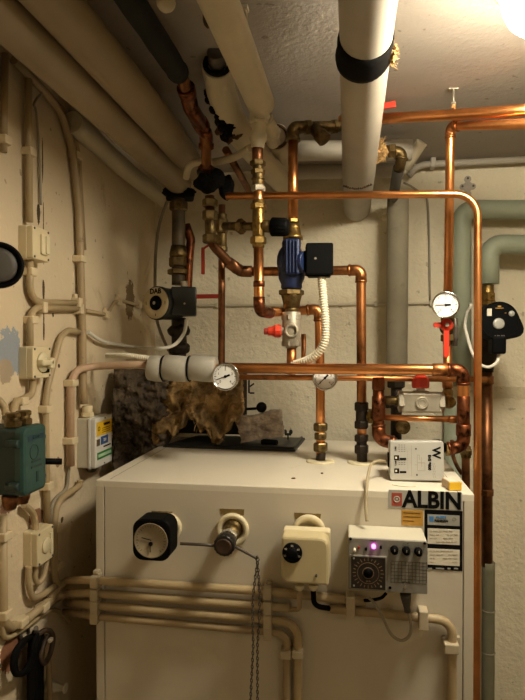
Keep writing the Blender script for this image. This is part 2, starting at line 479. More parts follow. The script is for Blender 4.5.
# cream escutcheon rings and paper tags on the front
def ring(px, py, ro, ri):
    c = Fr(px, py)
    R, r = pm(ro, px, YF), pm(ri, px, YF)
    MB().rev(c+V((0, .003, 0)), -Y_, [(0, R), (.008, R), (.0105, R*.94), (.011, (R+r)/2), (.009, r), (.0045, r*.97), (.0045, .001)], 32).o('escutcheon_ring', IVORY, boiler)
ring(168, 527, 14.5, 10); ring(233, 529, 16.5, 11); ring(309, 530.5, 16.5, 10)
def papertag(px, py, w, h, tear):
    c = Fr(px, py); ww, hh = pm(w, px, YF)/2, pm(h, px, YF)/2
    o = []
    N = 9
    for i in range(N): o.append(V((-ww+2*ww*i/(N-1), 0, hh*(1-.15*random.random()))))
    for i in range(N): o.append(V((ww*(1-tear*random.random())-2*ww*i/(N-1)*(1-.06), 0, -hh*(1-.25*random.random()))))
    b = MB(); b.prism([c+p+V((0, -.0007, 0)) for p in o], V((0, .0012, 0))); b.o('paper_tag', PAPERTAN, boiler)
papertag(162, 514.3, 22, 6.5, .15); papertag(232, 512, 25, 6.5, .05); papertag(307.5, 516.2, 27, 6.5, .1)
# name plate
def flat(name, x0, y0, x1, y1, m, parent, d=.0005, th=.0008, cr=.0006):
    a, c_ = Fr(x0, y0), Fr(x1, y1); m0 = (a+c_)/2
    return MB().rslab(V((m0.x, YF-d+th, m0.z)), abs(c_.x-a.x), abs(a.z-c_.z), th, cr, FRONT, .0002).o(name, m, parent)
flat('name_plate', 388.5, 489.5, 462, 510.5, SILVERLBL, boiler, .0008)
flat('logo_square', 391.5, 492.5, 402, 506, REDLOGO, boiler, .0012)
c = Fr(396.8, 499.2, .0014)
MB().torus(c, -Y_, .0045, .0009, 20, 6, up=Z).ball(c, .0022, 10, (1, .3, 1)).o('logo_ring', SILVERLBL, boiler)
text('ALBIN', pm(23.5, 432, YF), Fr(432.0, 500.8, .0013), FRONT, INK, boiler, sx=.885, bold=.0013)
flat('yellow_sticker', 401.5, 509.8, 423, 526, YELLOWOLD, boiler, .0008)
b = MB()
for yy, w in ((513, 9), (517, 9.5), (521, 6)):
    b.box(Fr(412+(w-9.5), yy, .001), (pm(2*w*.9, 412, YF), .0007, .0005), 0)
b.o('sticker_print', INK, boiler)
flat('data_plate', 424.5, 509.5, 462.3, 571, INK, boiler, .0008)
flat('plate_header', 427.5, 514, 459.5, 526, SILVERLBL, boiler, .0012)
flat('header_blue_square', 429, 516, 433.5, 521.5, BLUEL, boiler, .0015)
text('ALBIN', .0052, Fr(441, 517.3, .0016), FRONT, BLUEL, boiler, bold=.0003, sx=1.1)
text('PANNAN', .0048, Fr(441.3, 521, .0016), FRONT, INK, boiler, bold=.0003, sx=1.05)
c = Fr(454.3, 519.2, .0014); MB().torus(c, -Y_, .0026, .0004, 18, 6).o('seal_mark', CABLEG, boiler)
flat('data_label', 427.5, 528, 459.5, 545, PAPER, boiler, .0012)
flat('data_label', 427.5, 548, 459.5, 566, PAPER, boiler, .0012)
b = MB()
for (y0, k) in ((531, 4), (551, 4)):
    for i in range(k):
        yy = y0+i*3.6; x = 429.5
        while x < 456:
            w = random.uniform(2, 6)
            if random.random() < .72: b.box(Fr(x+w/2, yy, .0015), (pm(w*.85, 440, YF), .0007, .0005), 0)
            x += w+.8
b.o('label_print', mat('faint print', '#a39a86', .6, 0, .1, 30), boiler)
b = MB()
for x, w in ((430, 4), (440, 8), (449, 3), (456, 4)): b.box(Fr(x, 568.6, .0013), (pm(w, 440, YF), .002, .0005), 0)
b.o('plate_foot_print', SILVERLBL, boiler)

# ------------------------------------------------------------------ black square thermometer on the boiler
def disc(b, c, ax, r, th=.001, seg=28): return b.rev(c, ax, [(0, r), (th, r)], seg)
fc = P(151, 540.5, .872)
th_ = T('boiler_thermometer', V((fc.x, .93, fc.z)), 'black rounded square dial thermometer on the boiler front', 'thermometer')
rc = Fr(167, 527.5)
MB().cyl(rc+V((0, .0, 0)), V((fc.x+.006, .915, fc.z+.006)), .014, 24).o('stem', BRASS_OLD, th_)
w_ = pm(39.5, 151, .872)
MB().rslab(V((fc.x, .912, fc.z)), w_, w_*1.06, .04, w_*.27, FRONT, .003, 8).o('housing', BLACK, th_)
FACE_OLD = mat('aged dial face', '#8f8168', .4, 0, .12, 30)
dr = w_*.435
MB().rev(V((fc.x, .8725, fc.z)), -Y_, [(0, dr), (.0016, dr*1.03), (.002, dr*.99), (.0012, dr*.97), (.001, 0)], 36).o('dial', FACE_OLD, th_)
b = MB()
for i in range(25):
    a = math.radians(225-270*i/24); d = V((math.cos(a), 0, math.sin(a))); r1 = dr*.9; L = .004 if i % 4 == 0 else .0022
    b.box(V((fc.x, .8712, fc.z))+d*(r1-L/2), (L, .0005, .0005), 0, (d, d.cross(Y_), -Y_))
b.o('dial_marks', INK, th_)
b = MB(); b.box((fc.x-.007, .8705, fc.z+.0025), (.017, .0012, .0006), 0, (V((-.97, 0, .22)), V((.22, 0, .97)), -Y_))
b.o('pointer', INK, th_)
b = MB(); b.box((fc.x-.001, .8705, fc.z-.012), (.0012, .013, .0006), 0); disc(b, V((fc.x, .8712, fc.z-.005)), -Y_, .0034, .0014, 16)
b.o('set_hand', INK, th_)

# ------------------------------------------------------------------ draught regulator with lever and chain
k0 = Fr(233.5, 528); k1 = P(224, 546, .872)
reg = T('draught_regulator', V((k0.x, YF, k0.z)), 'brass draught regulator knob with a bent lever rod on the boiler front', 'regulator')
ax = (k1-k0).normalized(); L = (k1-k0).length
MB().rev(k0-ax*.003, ax, [(0, .017), (.008, .0165), (.011, .013), (.024, .0125), (.028, .0148), (.036, .0148), (.038, .0115), (L*.75, .0112)], 24).o('stem', BRASS_OLD, reg)
MB().nut(k0+ax*L*.52, ax, .011, .0145).o('hex_collar', NICKEL, reg)
b = MB(); b.rev(k0+ax*L*.66, ax, [(0, .0132), (.003, .0150), (L*.34, .0165), (L*.36, .0145), (L*.36-.001, .002)], 24)
r_, u_, n_ = basis(ax)
for i in range(16):
    a = 2*math.pi*i/16; d = r_*math.cos(a)+u_*math.sin(a)
    b.cyl(k0+ax*L*.70+d*.0146, k0+ax*L*1.0+d*.0160, .0014, 6)
b.o('fluted_cap', mat('black chrome', '#2e2b28', .3, .6, .2, 40), reg)
MB().rev(k1+ax*L*.008, ax, [(.0022, .0128), (.0035, .0125), (.0045, .0118), (.0042, .010), (.003, 0)], 24).o('cap_disc', mat('brown cap disc', '#3d2a1c', .55, .1, .35, 120), reg)
jl, jr = P(217, 546, .892), P(236, 547, .897)
MB().tube([P(180, 543.6, .875), P(205, 544.8, .885), jl, P(226, 546.5, .9), jr, P(246, 552.5, .895), P(257.5, 558.5, .888)], .0024, .01, 10).o('lever_rod', GREYMETAL, reg)
ce = P(257.5, 559.5, .888)
MB().torus(ce, Y_, .0028, .0009, 14, 6).ball(P(257.5, 557, .888), .0026, 8).o('lever_eye', GREYMETAL, reg)
b = MB()
for x1, yy in ((248.5, .897), (257.5, .905)):
    A = ce+V((0, 0, -.003)); E = P(x1, 740, yy); NL = int((E-A).length/.0056)
    for i in range(NL):
        t = (i+.5)/NL; p = A.lerp(E, min(1, t)); 
        sag = V((-.004 if x1 < 250 else .0035, 0, 0))*math.sin(min(1, t*2.2)*math.pi)
        dirn = X if i % 2 else V((.5, .87, 0))
        b.torus(p+sag, dirn, .0034, .00095, 10, 5, .6)
tag(b.o('hanging_chain', GREYMETAL), 'thin metal link chain hanging doubled from the regulator lever', 'chain')

# ------------------------------------------------------------------ cream room thermostat on the boiler
tc = P(304.8, 561, .888)
ths = T('boiler_thermostat', V((tc.x, .94, tc.z)), 'cream plastic thermostat box with a small black dial on the boiler front', 'thermostat')
wd, hd = pm(48, 304, .888), pm(47.5, 304, .888)
MB().rslab(V((tc.x, .9395, tc.z)), wd*1.03, hd*1.02, .02, (.004, .004, .004, .01), FRONT, .002).o('back_case', IVORY, ths)
MB().rslab(V((tc.x, .921, tc.z)), wd, hd, .033, (.005, .014, .004, .013), FRONT, .004, 6).o('cover', mat('aged thermostat cover', '#bdae86', .45, 0, .06, 20), ths)
dc = P(292.3, 552.5, .887)
b = MB(); b.rev(dc, -Y_, [(0, .0158), (.004, .0155), (.005, .0145), (.0052, .0095), (.011, .0085), (.012, .0075), (.012, 0)], 30)
for i in range(10):
    a = 2*math.pi*i/10; d = V((math.cos(a), 0, math.sin(a))); b.cyl(dc+d*.0088+V((0, -.004, 0)), dc+d*.0082+V((0, -.011, 0)), .0012, 6)
dk = b.o('dial_knob', BLACK, ths)
for i, tx in enumerate(('30', '40', '50', '60', '70')):
    a = math.radians(200-i*55); d = V((math.cos(a), 0, math.sin(a)))
    text(tx, .0042, dc+d*.012+V((0, -.0054, 0)), FRONT, PAPER, dk, name='dial_number')
pc = P(316.3, 575, .888)
MB().cyl(pc, pc+V((0, -.006, 0)), .0018, 12).o('screw', GREYMETAL, ths)
b = MB()
for (px, py) in ((299.5, 587), (313.3, 587)):
    q = P(px, py, .91); b.rev(q+V((0, 0, .004)), -Z, [(0, .0075), (.004, .0075), (.008, .0055), (.009, .0045)], 16)
b.o('cable_gland', IVORY, ths)

# ------------------------------------------------------------------ timer / controller box
tf = .882
TLx, TRx = P(348.3, 560, tf).x, P(427.5, 560, tf).x
Tt, Tb = P(388, 540, tf).z, P(388, 592, tf).z
tcx, tcz = (TLx+TRx)/2, (Tt+Tb)/2
tim = T('heating_timer', V((tcx, YF, tcz)), 'grey heating timer box with dark clock dial and three black knobs on the boiler front', 'timer')
MB().box((tcx, (tf+.004+YF-.001)/2, tcz), (TRx-TLx, Tt-Tb, YF-.001-tf-.004), .002).o('case', TIMERTOP, tim)
MB().rslab(V((tcx, tf+.0045, tcz)), TRx-TLx, Tt-Tb, .0045, .0015, FRONT, .0008).o('face_plate', ALU, tim)
def TP(px, py, d=0): return P(px, py, tf-d)
b = MB()
for q in ((350.5, 538.8), (424.6, 543.2), (390, 587.6)): disc(b, TP(*q, .0), -Y_, .0022, .0012, 12)
b.o('corner_screw', BLACK, tim)
a, c_ = TP(349.8, 554.2), TP(386.5, 590.5)
ck = MB().rslab(V(((a.x+c_.x)/2, tf, (a.z+c_.z)/2)), c_.x-a.x, a.z-c_.z, .003, .001, FRONT, .0006).o('clock_frame', ALU, tim)
MB().rslab(V(((a.x+c_.x)/2, tf-.0024, (a.z+c_.z)/2)), (c_.x-a.x)*.93, (a.z-c_.z)*.93, .0012, .0008, FRONT, .0003).o('clock_face', mat('clock dark face', '#231d18', .3, 0, .2, 60), tim)
cc = V(((a.x+c_.x)/2, tf-.0037, (a.z+c_.z)/2)); cr = (c_.x-a.x)/2
b = MB()
for i in range(24):
    an = 2*math.pi*i/24; d = V((math.cos(an), 0, math.sin(an)))
    b.box(cc+d*cr*.76, (.0036 if i % 2 else .0048, .0009, .0006), 0, (d, d.cross(Y_), -Y_))
b.torus(cc, -Y_, cr*.58, .0003, 30, 5).torus(cc, -Y_, cr*.3, .0004, 24, 5)
b.o('clock_marks', mat('bronze marks', '#8b6f52', .5, 0, .2, 60), tim)
MB().rev(cc, -Y_, [(0, cr*.26), (.0025, cr*.22), (.003, 0)], 24).o('clock_hub', BLACK, tim)
b = MB()
for q in ((353.8, 558.2), (354, 585.5), (381, 586.5)): disc(b, TP(*q, .0037), -Y_, .0015, .0006, 10)
b.o('clock_screw', SILVERLBL, tim)
text('24 h', .004, cc+V((0, -.0004, -cr*.44)), FRONT, CABLEG, tim)
for q in ((394.2, 549.3), (406, 550), (418.2, 551)):
    b = MB(); p = TP(*q); b.rev(p, -Y_, [(0, .0062), (.004, .0062), (.0045, .0056), (.0105, .005), (.0115, .0042), (.0115, 0)], 20)
    kn = b.o('knob', BLACK, tim)
    MB().box(p+V((0, -.0118, .0022)), (.0007, .0035, .0004), 0).o('knob_mark', PAPER, kn)
b = MB()
for q in ((394.2, 549.3), (406, 550), (418.2, 551)):
    p = TP(*q)
    for i in range(9):
        an = math.radians(225-270*i/8); d = V((math.cos(an), 0, math.sin(an))); b.box(p+d*.0082+V((0, -.0003, 0)), (.0012, .0004, .0005), 0, (d, d.cross(Y_), -Y_))
gx0, gy0, gx1, gy1 = 391, 562, 426.5, 583
for i in range(7): b.box(TP((gx0+gx1)/2, gy0+(gy1-gy0)*i/6, .0002), (TP(gx1, 0).x-TP(gx0, 0).x, .0006, .0004), 0)
for i in range(11):
    px = gx0+(gx1-gx0)*i/10; b.box(TP(px, (gy0+gy1)/2, .0002), (.0006, TP(390, gy0).z-TP(390, gy1).z, .0004), 0)
b.o('printed_chart', GREYFACE, tim)
text('-   +', .0045, TP(406, 543.5, .0004), FRONT, INK, tim)
p = TP(373.6, 546, 0); MB().ball(p+V((0, -.003, 0)), .0032, 14).cyl(p, p+V((0, -.003, 0)), .0032, 14).o('indicator_light', LED, tim)
text('DRIFT', .0035, TP(373, 540.8, .0004), FRONT, INK, tim)
p = TP(354.6, 548.6); MB().cyl(p, p+V((0, -.008, 0)), .0017, 10, .0024).ball(p+V((0, -.0085, 0)), .0025, 10).o('toggle', PAPER, tim)
for q, m in (((358.8, 547), REDDK), ((366, 548.5), BLACK), ((380.8, 546.8), BLACK)):
    p = TP(*q); MB().box(p+V((0, -.002, 0)), (.003, .0045, .004), .0006).o('small_switch', m, tim)
p = TP(404.7, 586.6); MB().cyl(p, p+V((0, -.0045, 0)), .0022, 10).o('jack', CHROME, tim)
text('SERVICE', .0032, TP(406, 582.5, .0004), FRONT, INK, tim)
plg = MB(); q0, q1 = P(405.5, 593.5, .905), P(407.5, 612, .905)
plg.rev(q0, q1-q0, [(0, .0085), (.006, .0082), (.022, .0052), ((q1-q0).length, .0048)], 16); plg.o('plug', GREYFACE, tim)
tag(MB().cord([q1+V((0, 0, .001)), P(411, 625, .905), P(409, 636, .905), P(401, 640.5, .905), P(391, 634, .905), P(383, 618, .908), P(374, 603, .915), P(369, 598, .92)], .0024, 10).o('timer_lead', CABLEG),
    'grey lead looping down from the plug under the heating timer', 'cable')
tag(MB().cord([P(386, 593.5, .91), P(381, 598, .915), P(372, 600, .922), P(364, 600.5, .924)], .0026, 10).o('timer_cable', BLACK),
    'short black cable from under the timer clock into the conduit', 'cable')

# ------------------------------------------------------------------ conduits along the boiler front
CG = 'painted conduits clamped across the boiler front'
rc_ = .0072
def clampbox(b, c, w, h, d, ax=FRONT):
    b.box(c, (w, h, d), .0018, ax)
    return b
def fronttube(label, pts, r=rc_, bend=.03, m=CONDUIT, extra=None):
    t = T('conduit_pipe', V(pts[0]), label, 'conduit', CG)
    MB().tube(pts, r, bend, 14).o('tube', m, t)
    return t
d0 = .0115
t1 = fronttube('topmost of the four conduits across the boiler front, ending under the heating timer', [W(50, 600, .012), W(64, 580, .012), Fr(92, 580.3, d0), Fr(268, 591.2, d0), Fr(366, 601.5, d0)])
t2 = fronttube('second conduit from the top across the boiler front, feeding the cream thermostat', [W(24, 622, .012), W(46, 603, .012), W(63, 593.5, .012), Fr(92, 593, d0), Fr(268, 606, d0), Fr(290, 608, d0)], bend=.05)
t3 = fronttube('third conduit from the top across the boiler, turning down beside the chain', [W(66, 602.5, .012), Fr(92, 605, d0), Fr(268, 619.5, d0), Fr(298, 623, d0), V((Fr(298, 623).x, YF-d0, .02))], bend=.035)
t4 = fronttube('lowest conduit across the boiler front, turning down at its inner clamp', [W(64, 612, .012), Fr(92, 616, d0), Fr(268, 631.5, d0), Fr(287, 634, d0), V((Fr(286.5, 634).x, YF-d0, .02))], rc_*.9, bend=.022, m=CONDUITD)
t5 = fronttube('conduit from the black thermostat cable to the boiler edge, bending down there', [Fr(330, 608.5, d0), Fr(423, 617.5, d0), Fr(452, 621, d0), V((Fr(452.3, 650).x, YF-d0, .02))], rc_, .03)
for px, ys in ((96, (580.5, 593.2, 605.2, 616.2)), (268, (591.2, 606, 619.5, 631.5))):
    for y, tt in zip(ys, (t1, t2, t3, t4)):
        q = Fr(px, y, .012); b = MB(); b.box(q, (pm(8, px, YF), pm(13 if px > 200 else 11.6, px, YF), .0232), .002)
        if y == ys[0]: b.box(Fr(px+1, y-8.5, .006), (.011, .008, .011), .0015).cyl(Fr(px+1, y-8.5, .011), Fr(px+1, y-8.5, .014), .003, 10)
        b.o('clamp', CLIPG, tt)
MB().box(Fr(350.5, 600.5, .012), (pm(9, 350, YF), pm(13, 350, YF), .0235), .002).o('clamp', CLIPG, t1)
MB().box(Fr(350.5, 610.8, .0122), (pm(9, 350, YF), pm(9, 350, YF), .0235), .002).o('clamp', CLIPG, t5)
MB().box(Fr(423, 618, .012), (pm(9, 423, YF), pm(19, 423, YF), .024), .002).o('clamp', CLIPG, t5)
b = MB(); b.box(Fr(450.7, 646, .012), (pm(14, 450, YF), pm(10, 450, YF), .024), .002)
b.box(Fr(444, 640, .004), (.006, .012, .008), .001).box(Fr(458, 640, .004), (.006, .012, .008), .001); b.o('clamp', CLIPG, t5)
MB().box(Fr(298, 652, .012), (pm(11, 298, YF), pm(8.5, 298, YF), .024), .002).o('clamp', CLIPG, t3)
MB().box(Fr(286.2, 652.4, .0118), (pm(11, 286, YF), pm(8, 286, YF), .023), .002).o('clamp', CLIPG, t4)
tag(MB().tube([P(299.5, 589.3, .91), P(299.7, 609, .925), P(290, 609.5, .937)], .0038, .012, 12).o('thermostat_cable', CONDUITD), 'beige cable from the thermostat curving into the second conduit', 'cable')
tag(MB().tube([P(313.3, 589.3, .91), P(313.8, 606, .925), P(332, 608.8, .937)], .0042, .02, 12).o('thermostat_cable', BLACK), 'black cable from the thermostat curving into a conduit', 'cable')

# ------------------------------------------------------------------ things on the boiler top
zt = ZT+.0005
eb = T('control_box', V((.155, 1.05, ZT)), 'pale grey control box with diagrams standing on the boiler top', 'control box')
lean = V((0, .11, .994)); nf = V((0, -.994, .11))
EAX = (V((.999, -.02, .03)).normalized(), lean, nf)
ew, eh, ed = pm(52, 417, 1.02), pm(38.5, 417, 1.02), .055
ec = P(416.8, 463.5, 1.022)
ec = V((ec.x, ec.y, ZT+eh/2+.003))
EBM = mat('control box grey', '#aeaba1', .45, 0, .05, 20)
MB().rslab(ec-nf*ed, ew, eh, ed*.75, .004, EAX, .001).o('back_case', EBM, eb)
MB().rslab(ec-nf*ed*.24, ew*1.015, eh*1.015, ed*.24, .0045, EAX, .002).o('cover', EBM, eb)
MB().box(ec-nf*.025-EAX[0]*(ew/2+.001), (.004, .026, .022), .001, EAX).o('side_gland', BLACK, eb)
def EP(x, y): return ec+EAX[0]*(x*ew/2)+EAX[1]*(y*eh/2)+nf*.0003
TX = (-EAX[1], EAX[0], nf)    # lettering turned a quarter clockwise
text('EVE 9800', .0068, EP(.47, -.08), TX, INK, eb, bold=.0004)
b = MB()
for x in (.60, .66): 
    for k in range(6): b.box(EP(x+.02*(k % 2), -.15-k*.13), (.0006, .0035, .0004), 0, EAX)
b.o('small_print', CABLEG, eb)
text('W', .019, EP(.72, .42), TX, INK, eb, name='maker_mark', bold=.0006)
b = MB()
for y in (.16, -.52):
    b.box(EP(-.76, y), (.0085, .0085, .0004), .0005, EAX).box(EP(-.52, y-.06), (.011, .0035, .0004), .0003, EAX)
    for k in range(3):
        for j in range(4): b.box(EP(-.66+k*.1, y+.66-j*.11+(.0)), (.0022, .0006, .0004), 0, EAX)
b.o('label_blocks', INK, eb)
b = MB()
for y in (.16, -.52): b.box(EP(-.78, y)+nf*.0003, (.0032, .0036, .0004), 0, EAX)
b.o('switch_square', PAPER, eb)
text('SW 1', .0036, EP(-.8, .62), TX, INK, eb, bold=.0002); text('SW 2', .0036, EP(-.8, -.12), TX, INK, eb, bold=.0002)
b = MB()
for x0, y0, x1, y1 in ((.02, .3, .02, -.5), (.02, .3, .1, .3), (.1, .3, .1, .05), (.02, -.1, .3, -.1), (.3, -.1, .3, -.5), (.02, -.5, .3, -.5), (.18, .2, .18, -.3), (-.2, .8, -.2, -.8), (-.08, -.2, .02, -.2)):
    p, q = EP(x0, y0), EP(x1, y1); m = (p+q)/2; d = q-p
    b.box(m, (max(abs(x1-x0)*ew/2, .0004), max(abs(y1-y0)*eh/2, .0004), .0003), 0, EAX)
for k in range(9): b.box(EP(-.34, .45-k*.11), (.0004, .0026, .0003), 0, EAX)
b.o('wiring_diagram', CABLEG, eb)
b = MB()
for x, y in ((-.03, .62), (0, -.72)): disc(b, EP(x, y)-nf*.0002, nf, .0014, .0005, 10)
b.o('screw', INK, eb)
tag(MB().cord([P(388.5, 462, 1.045), P(380, 461, 1.03), P(371.5, 464, 1.0), P(368, 476, .972), P(366.6, 490, .944), P(365.8, 505, .935), P(367, 521.5, .925)], .0026, 10).o('white_lead', mat('yellowed lead', '#a59676', .5, 0, .1, 20)),
    'thin white lead from the pale control box down to the heating timer', 'cable')
# matchbox and paper scraps
mbx = T('matchbox', V((.16, .975, ZT)), 'small matchbox with a yellow end beside the control box', 'matchbox')
d = V((-.86, .5, 0)).normalized(); s_ = V((.5, .86, 0)).normalized()
m0 = P(457, 488.3, .967); m0 = V((m0.x, m0.y, ZT+.0075))
nfm = -Y_
MAX = (X, Z, -Y_)
mL = .03
MB().box(m0+V((-.006, .018, 0)), (.02, .0125, .034), .0006, (V((.98, .2, 0)), Z, V((.2, -.98, 0)))).o('sleeve', CARDB, mbx)
MB().box(m0+V((-.0025, .0006, 0)), (.0205, .013, .002), .0004, (V((.98, .2, 0)), Z, V((.2, -.98, 0)))).o('tray_end', YELLOW, mbx)
MB().box(m0+V((-.006, .018, .0066)), (.016, .0006, .028), 0, (V((.98, .2, 0)), Z, V((.2, -.98, 0)))).o('top_label', PAPER, mbx)
def scrap(px, py, Y, w, h, lab, m=PAPER):
    c = P(px, py, Y); o = []
    for i in range(10):
        a = 2*math.pi*i/10; o.append(V((c.x+w*math.cos(a)*random.uniform(.7, 1), c.y+h*math.sin(a)*random.uniform(.7, 1), ZT+.0002)))
    b = MB(); b.prism(o, V((0, 0, .0012))); tag(b.o('paper_scrap', m), lab, 'scrap')
scrap(405, 487, .99, .022, .012, 'crumpled cream paper scrap under the pale control box', PAPER)
scrap(293.5, 480, 1.012, .0042, .004, 'tiny dark flake near the boiler front edge below the second collar', RUST)
scrap(322, 473, 1.06, .003, .004, 'tiny dark chip just in front of the collar plate of the first riser', RUST)

# sooty wool, flue box, hatch plate
def woolsheet(name, m, pxs, top, bot, yfun, amp, seed, label, nx=60, nz=40, thick=.05):
    b = MB(); g = []
    for j in range(nz+1):
        row = []
        for i in range(nx+1):
            u = i/nx; v = j/nz
            px = pxs[0]+(pxs[1]-pxs[0])*u
            py = top(u)+(bot(u)-top(u))*v
            y = yfun(u, v)
            p = P(px, py, y)
            q = V((p.x*20+seed, p.z*20, seed))
            dd = amp*(noise.fractal(q, .7, 2.1, 5)+.5*noise.noise(q*3.3))
            edge = min(u, 1-u, v, 1-v); k = min(1, edge/.08)
            p = p+V((.3*dd, -dd*1.0-.012*k, .3*dd*noise.noise(q*2)))
            p.x = max(p.x, XW+.004)
            p.z = max(p.z, ZT+.002) if p.x > XL-.004 else p.z
            row.append(b.bm.verts.new(p))
        g.append(row)
    bk = [[b.bm.verts.new(V((v.co.x, v.co.y+thick, v.co.z))) for v in row] for row in g]
    for j in range(nz):
        for i in range(nx):
            b.face((g[j][i], g[j][i+1], g[j+1][i+1], g[j+1][i]), True); b.face((bk[j][i], bk[j+1][i], bk[j+1][i+1], bk[j][i+1]))
    for j in range(nz):
        for i in (0, nx): b.face((g[j][i], g[j+1][i], bk[j+1][i], bk[j][i]))
    for i in range(nx):
        for j in (0, nz): b.face((g[j][i], bk[j][i], bk[j][i+1], g[j][i+1]))
    rnd = random.Random(int(seed*10))
    for k in range(170):
        row = g[rnd.randrange(2, nz+1)]; v = row[rnd.randrange(1, nx)].co
        p = V((v.x, v.y-.001, v.z)); L = rnd.uniform(.006, .02); a = rnd.uniform(0, 6.28)
        d = V((math.cos(a), -rnd.uniform(.1, .5), math.sin(a)*.8-.25)).normalized()
        q = p+d*L*.5+V((0, -.002, 0)); e = p+d*L+V((0, 0, -.003))
        if min(q.x, e.x) < XW+.003 or (min(q.z, e.z) < ZT+.002 and q.x > XL-.01): continue
        b.tube([p, q, e], .0007, 0, 4)
    return tag(b.o(name, m), label, 'insulation')
woolsheet('insulation_batt', WOOLDK, (113, 168), lambda u: 369+3*u, lambda u: 474-30*u+4*math.sin(u*17), lambda u, v: 1.245+.055*u-.03*v*(1-u), .034, 3.1,
          'sooty dark mineral wool wedged between side wall and boiler', 60, 60, .03)
def wbot(u):
    t = 427+8*math.sin(u*9+.6)+4*math.sin(u*27)+3*math.sin(u*61)
    t += 22*math.exp(-((u-.70)/.03)**2) + 10*math.exp(-((u-.62)/.1)**2) - 14*max(0, u-.82)/.18
    t += 14*math.exp(-((u-.08)/.09)**2)
    return t
woolsheet('insulation_batt', WOOL, (152, 241), lambda u: 372+2*math.sin(u*12), wbot, lambda u, v: 1.335-.045*v+.02*u+.014*math.sin(u*14+v*5), .03, 8.7,
          'yellow brown torn mineral wool hanging behind the boiler top', 84, 54, .035)
flue = T('flue_box', P(205, 445, 1.39), 'black metal flue box under the torn wool', 'flue')
fx0, fx1 = P(158, 400, 1.36).x, P(240, 400, 1.36).x
MB().box(((fx0+fx1)/2, 1.425, ZT+.063), (fx1-fx0, .1, .05), .004).o('casing', DARKMETAL, flue)
b = MB(); b.box(P(245, 402, 1.365)+V((0, 0, 0)), (pm(4, 245, 1.36), pm(58, 245, 1.36), .006), .001)
b.o('hatch_post', GREYMETAL, flue)
MB().cyl(P(249, 393, 1.355), P(249, 380, 1.355), .0022, 8).box(P(252, 385, 1.352), (.013, .004, .003), .001, (V((.8, 0, .6)), V((-.6, 0, .8)), -Y_)).box(P(252, 393, 1.352), (.012, .004, .003), .001).o('wing_screw', DARKMETAL, flue)
MB().cyl(P(247, 409, 1.36), P(256, 408.5, 1.33), .0035, 10).ball(P(261.5, 407.3, 1.318), pm(5.4, 261, 1.318), 18).o('ball_knob', BLACK, flue)
pl_ = T('hatch_plate', P(255, 447, 1.33), 'flat black hatch plate lying on the boiler top', 'hatch')
pa, pb, pc_, pd = P(163, 449, 1.27), P(295, 452.5, 1.262), P(305.5, 440, 1.44), P(200, 438, 1.44)
b = MB(); b.prism([V((p.x, min(p.y, 1.425), ZT+.0008)) for p in (pa, pb, pc_, pd)], V((0, 0, .005))); b.o('plate', DARKMETAL, pl_)
b = MB()
A, Bq, Cq = V((pa.x+.12, 1.272, ZT+.0075)), V((pb.x-.006, 1.268, ZT+.0075)), V((pc_.x-.008, 1.42, ZT+.0075))
b.tube([A, Bq, Cq], .0028, .006, 8); b.o('folded_rim', DARKMETAL, pl_)
q = P(288, 440, 1.39); b = MB(); b.cyl(V((q.x, q.y, ZT+.006)), V((q.x, q.y, ZT+.02)), .002, 8)
b.ball(V((q.x-.007, q.y, ZT+.025)), .0048, 10, (1, .5, 1.3)).ball(V((q.x+.007, q.y, ZT+.025)), .0048, 10, (1, .5, 1.3)).box(V((q.x, q.y, ZT+.019)), (.016, .006, .004), .001)
b.o('wing_nut', DARKMETAL, pl_)
fb = MB(); fcn = P(261, 427, 1.33)
bb = bmesh.new(); bmesh.ops.create_cube(bb, size=1); bmesh.ops.subdivide_edges(bb, edges=bb.edges[:], cuts=12, use_grid_fill=True)
for v in bb.verts:
    v.co = V((v.co.x*pm(42, 261, 1.33), v.co.y*.05, v.co.z*pm(24, 261, 1.33)))
    v.co += noise.noise_vector(v.co*60)*.0045 + noise.noise_vector(v.co*170)*.002
    if v.co.x > .02: v.co.z += .005*noise.noise(v.co*90)
fcn = V((fcn.x, 1.33, ZT+.0345+.0125))
fb.join(bb, Matrix.Translation(fcn) @ Matrix.Rotation(math.radians(-9), 4, 'Y'))
tag(fb.o('fibre_block', FIBRE), 'torn grey brown fibre block propped on the black hatch plate', 'insulation')
tag(MB().cyl(V((fcn.x+.004, 1.315, ZT+.0125)), V((fcn.x+.042, 1.30, ZT+.0135)), .0065, 14).o('short_rod', BLACKMAT), 'short black rod under the torn fibre block', 'rod')

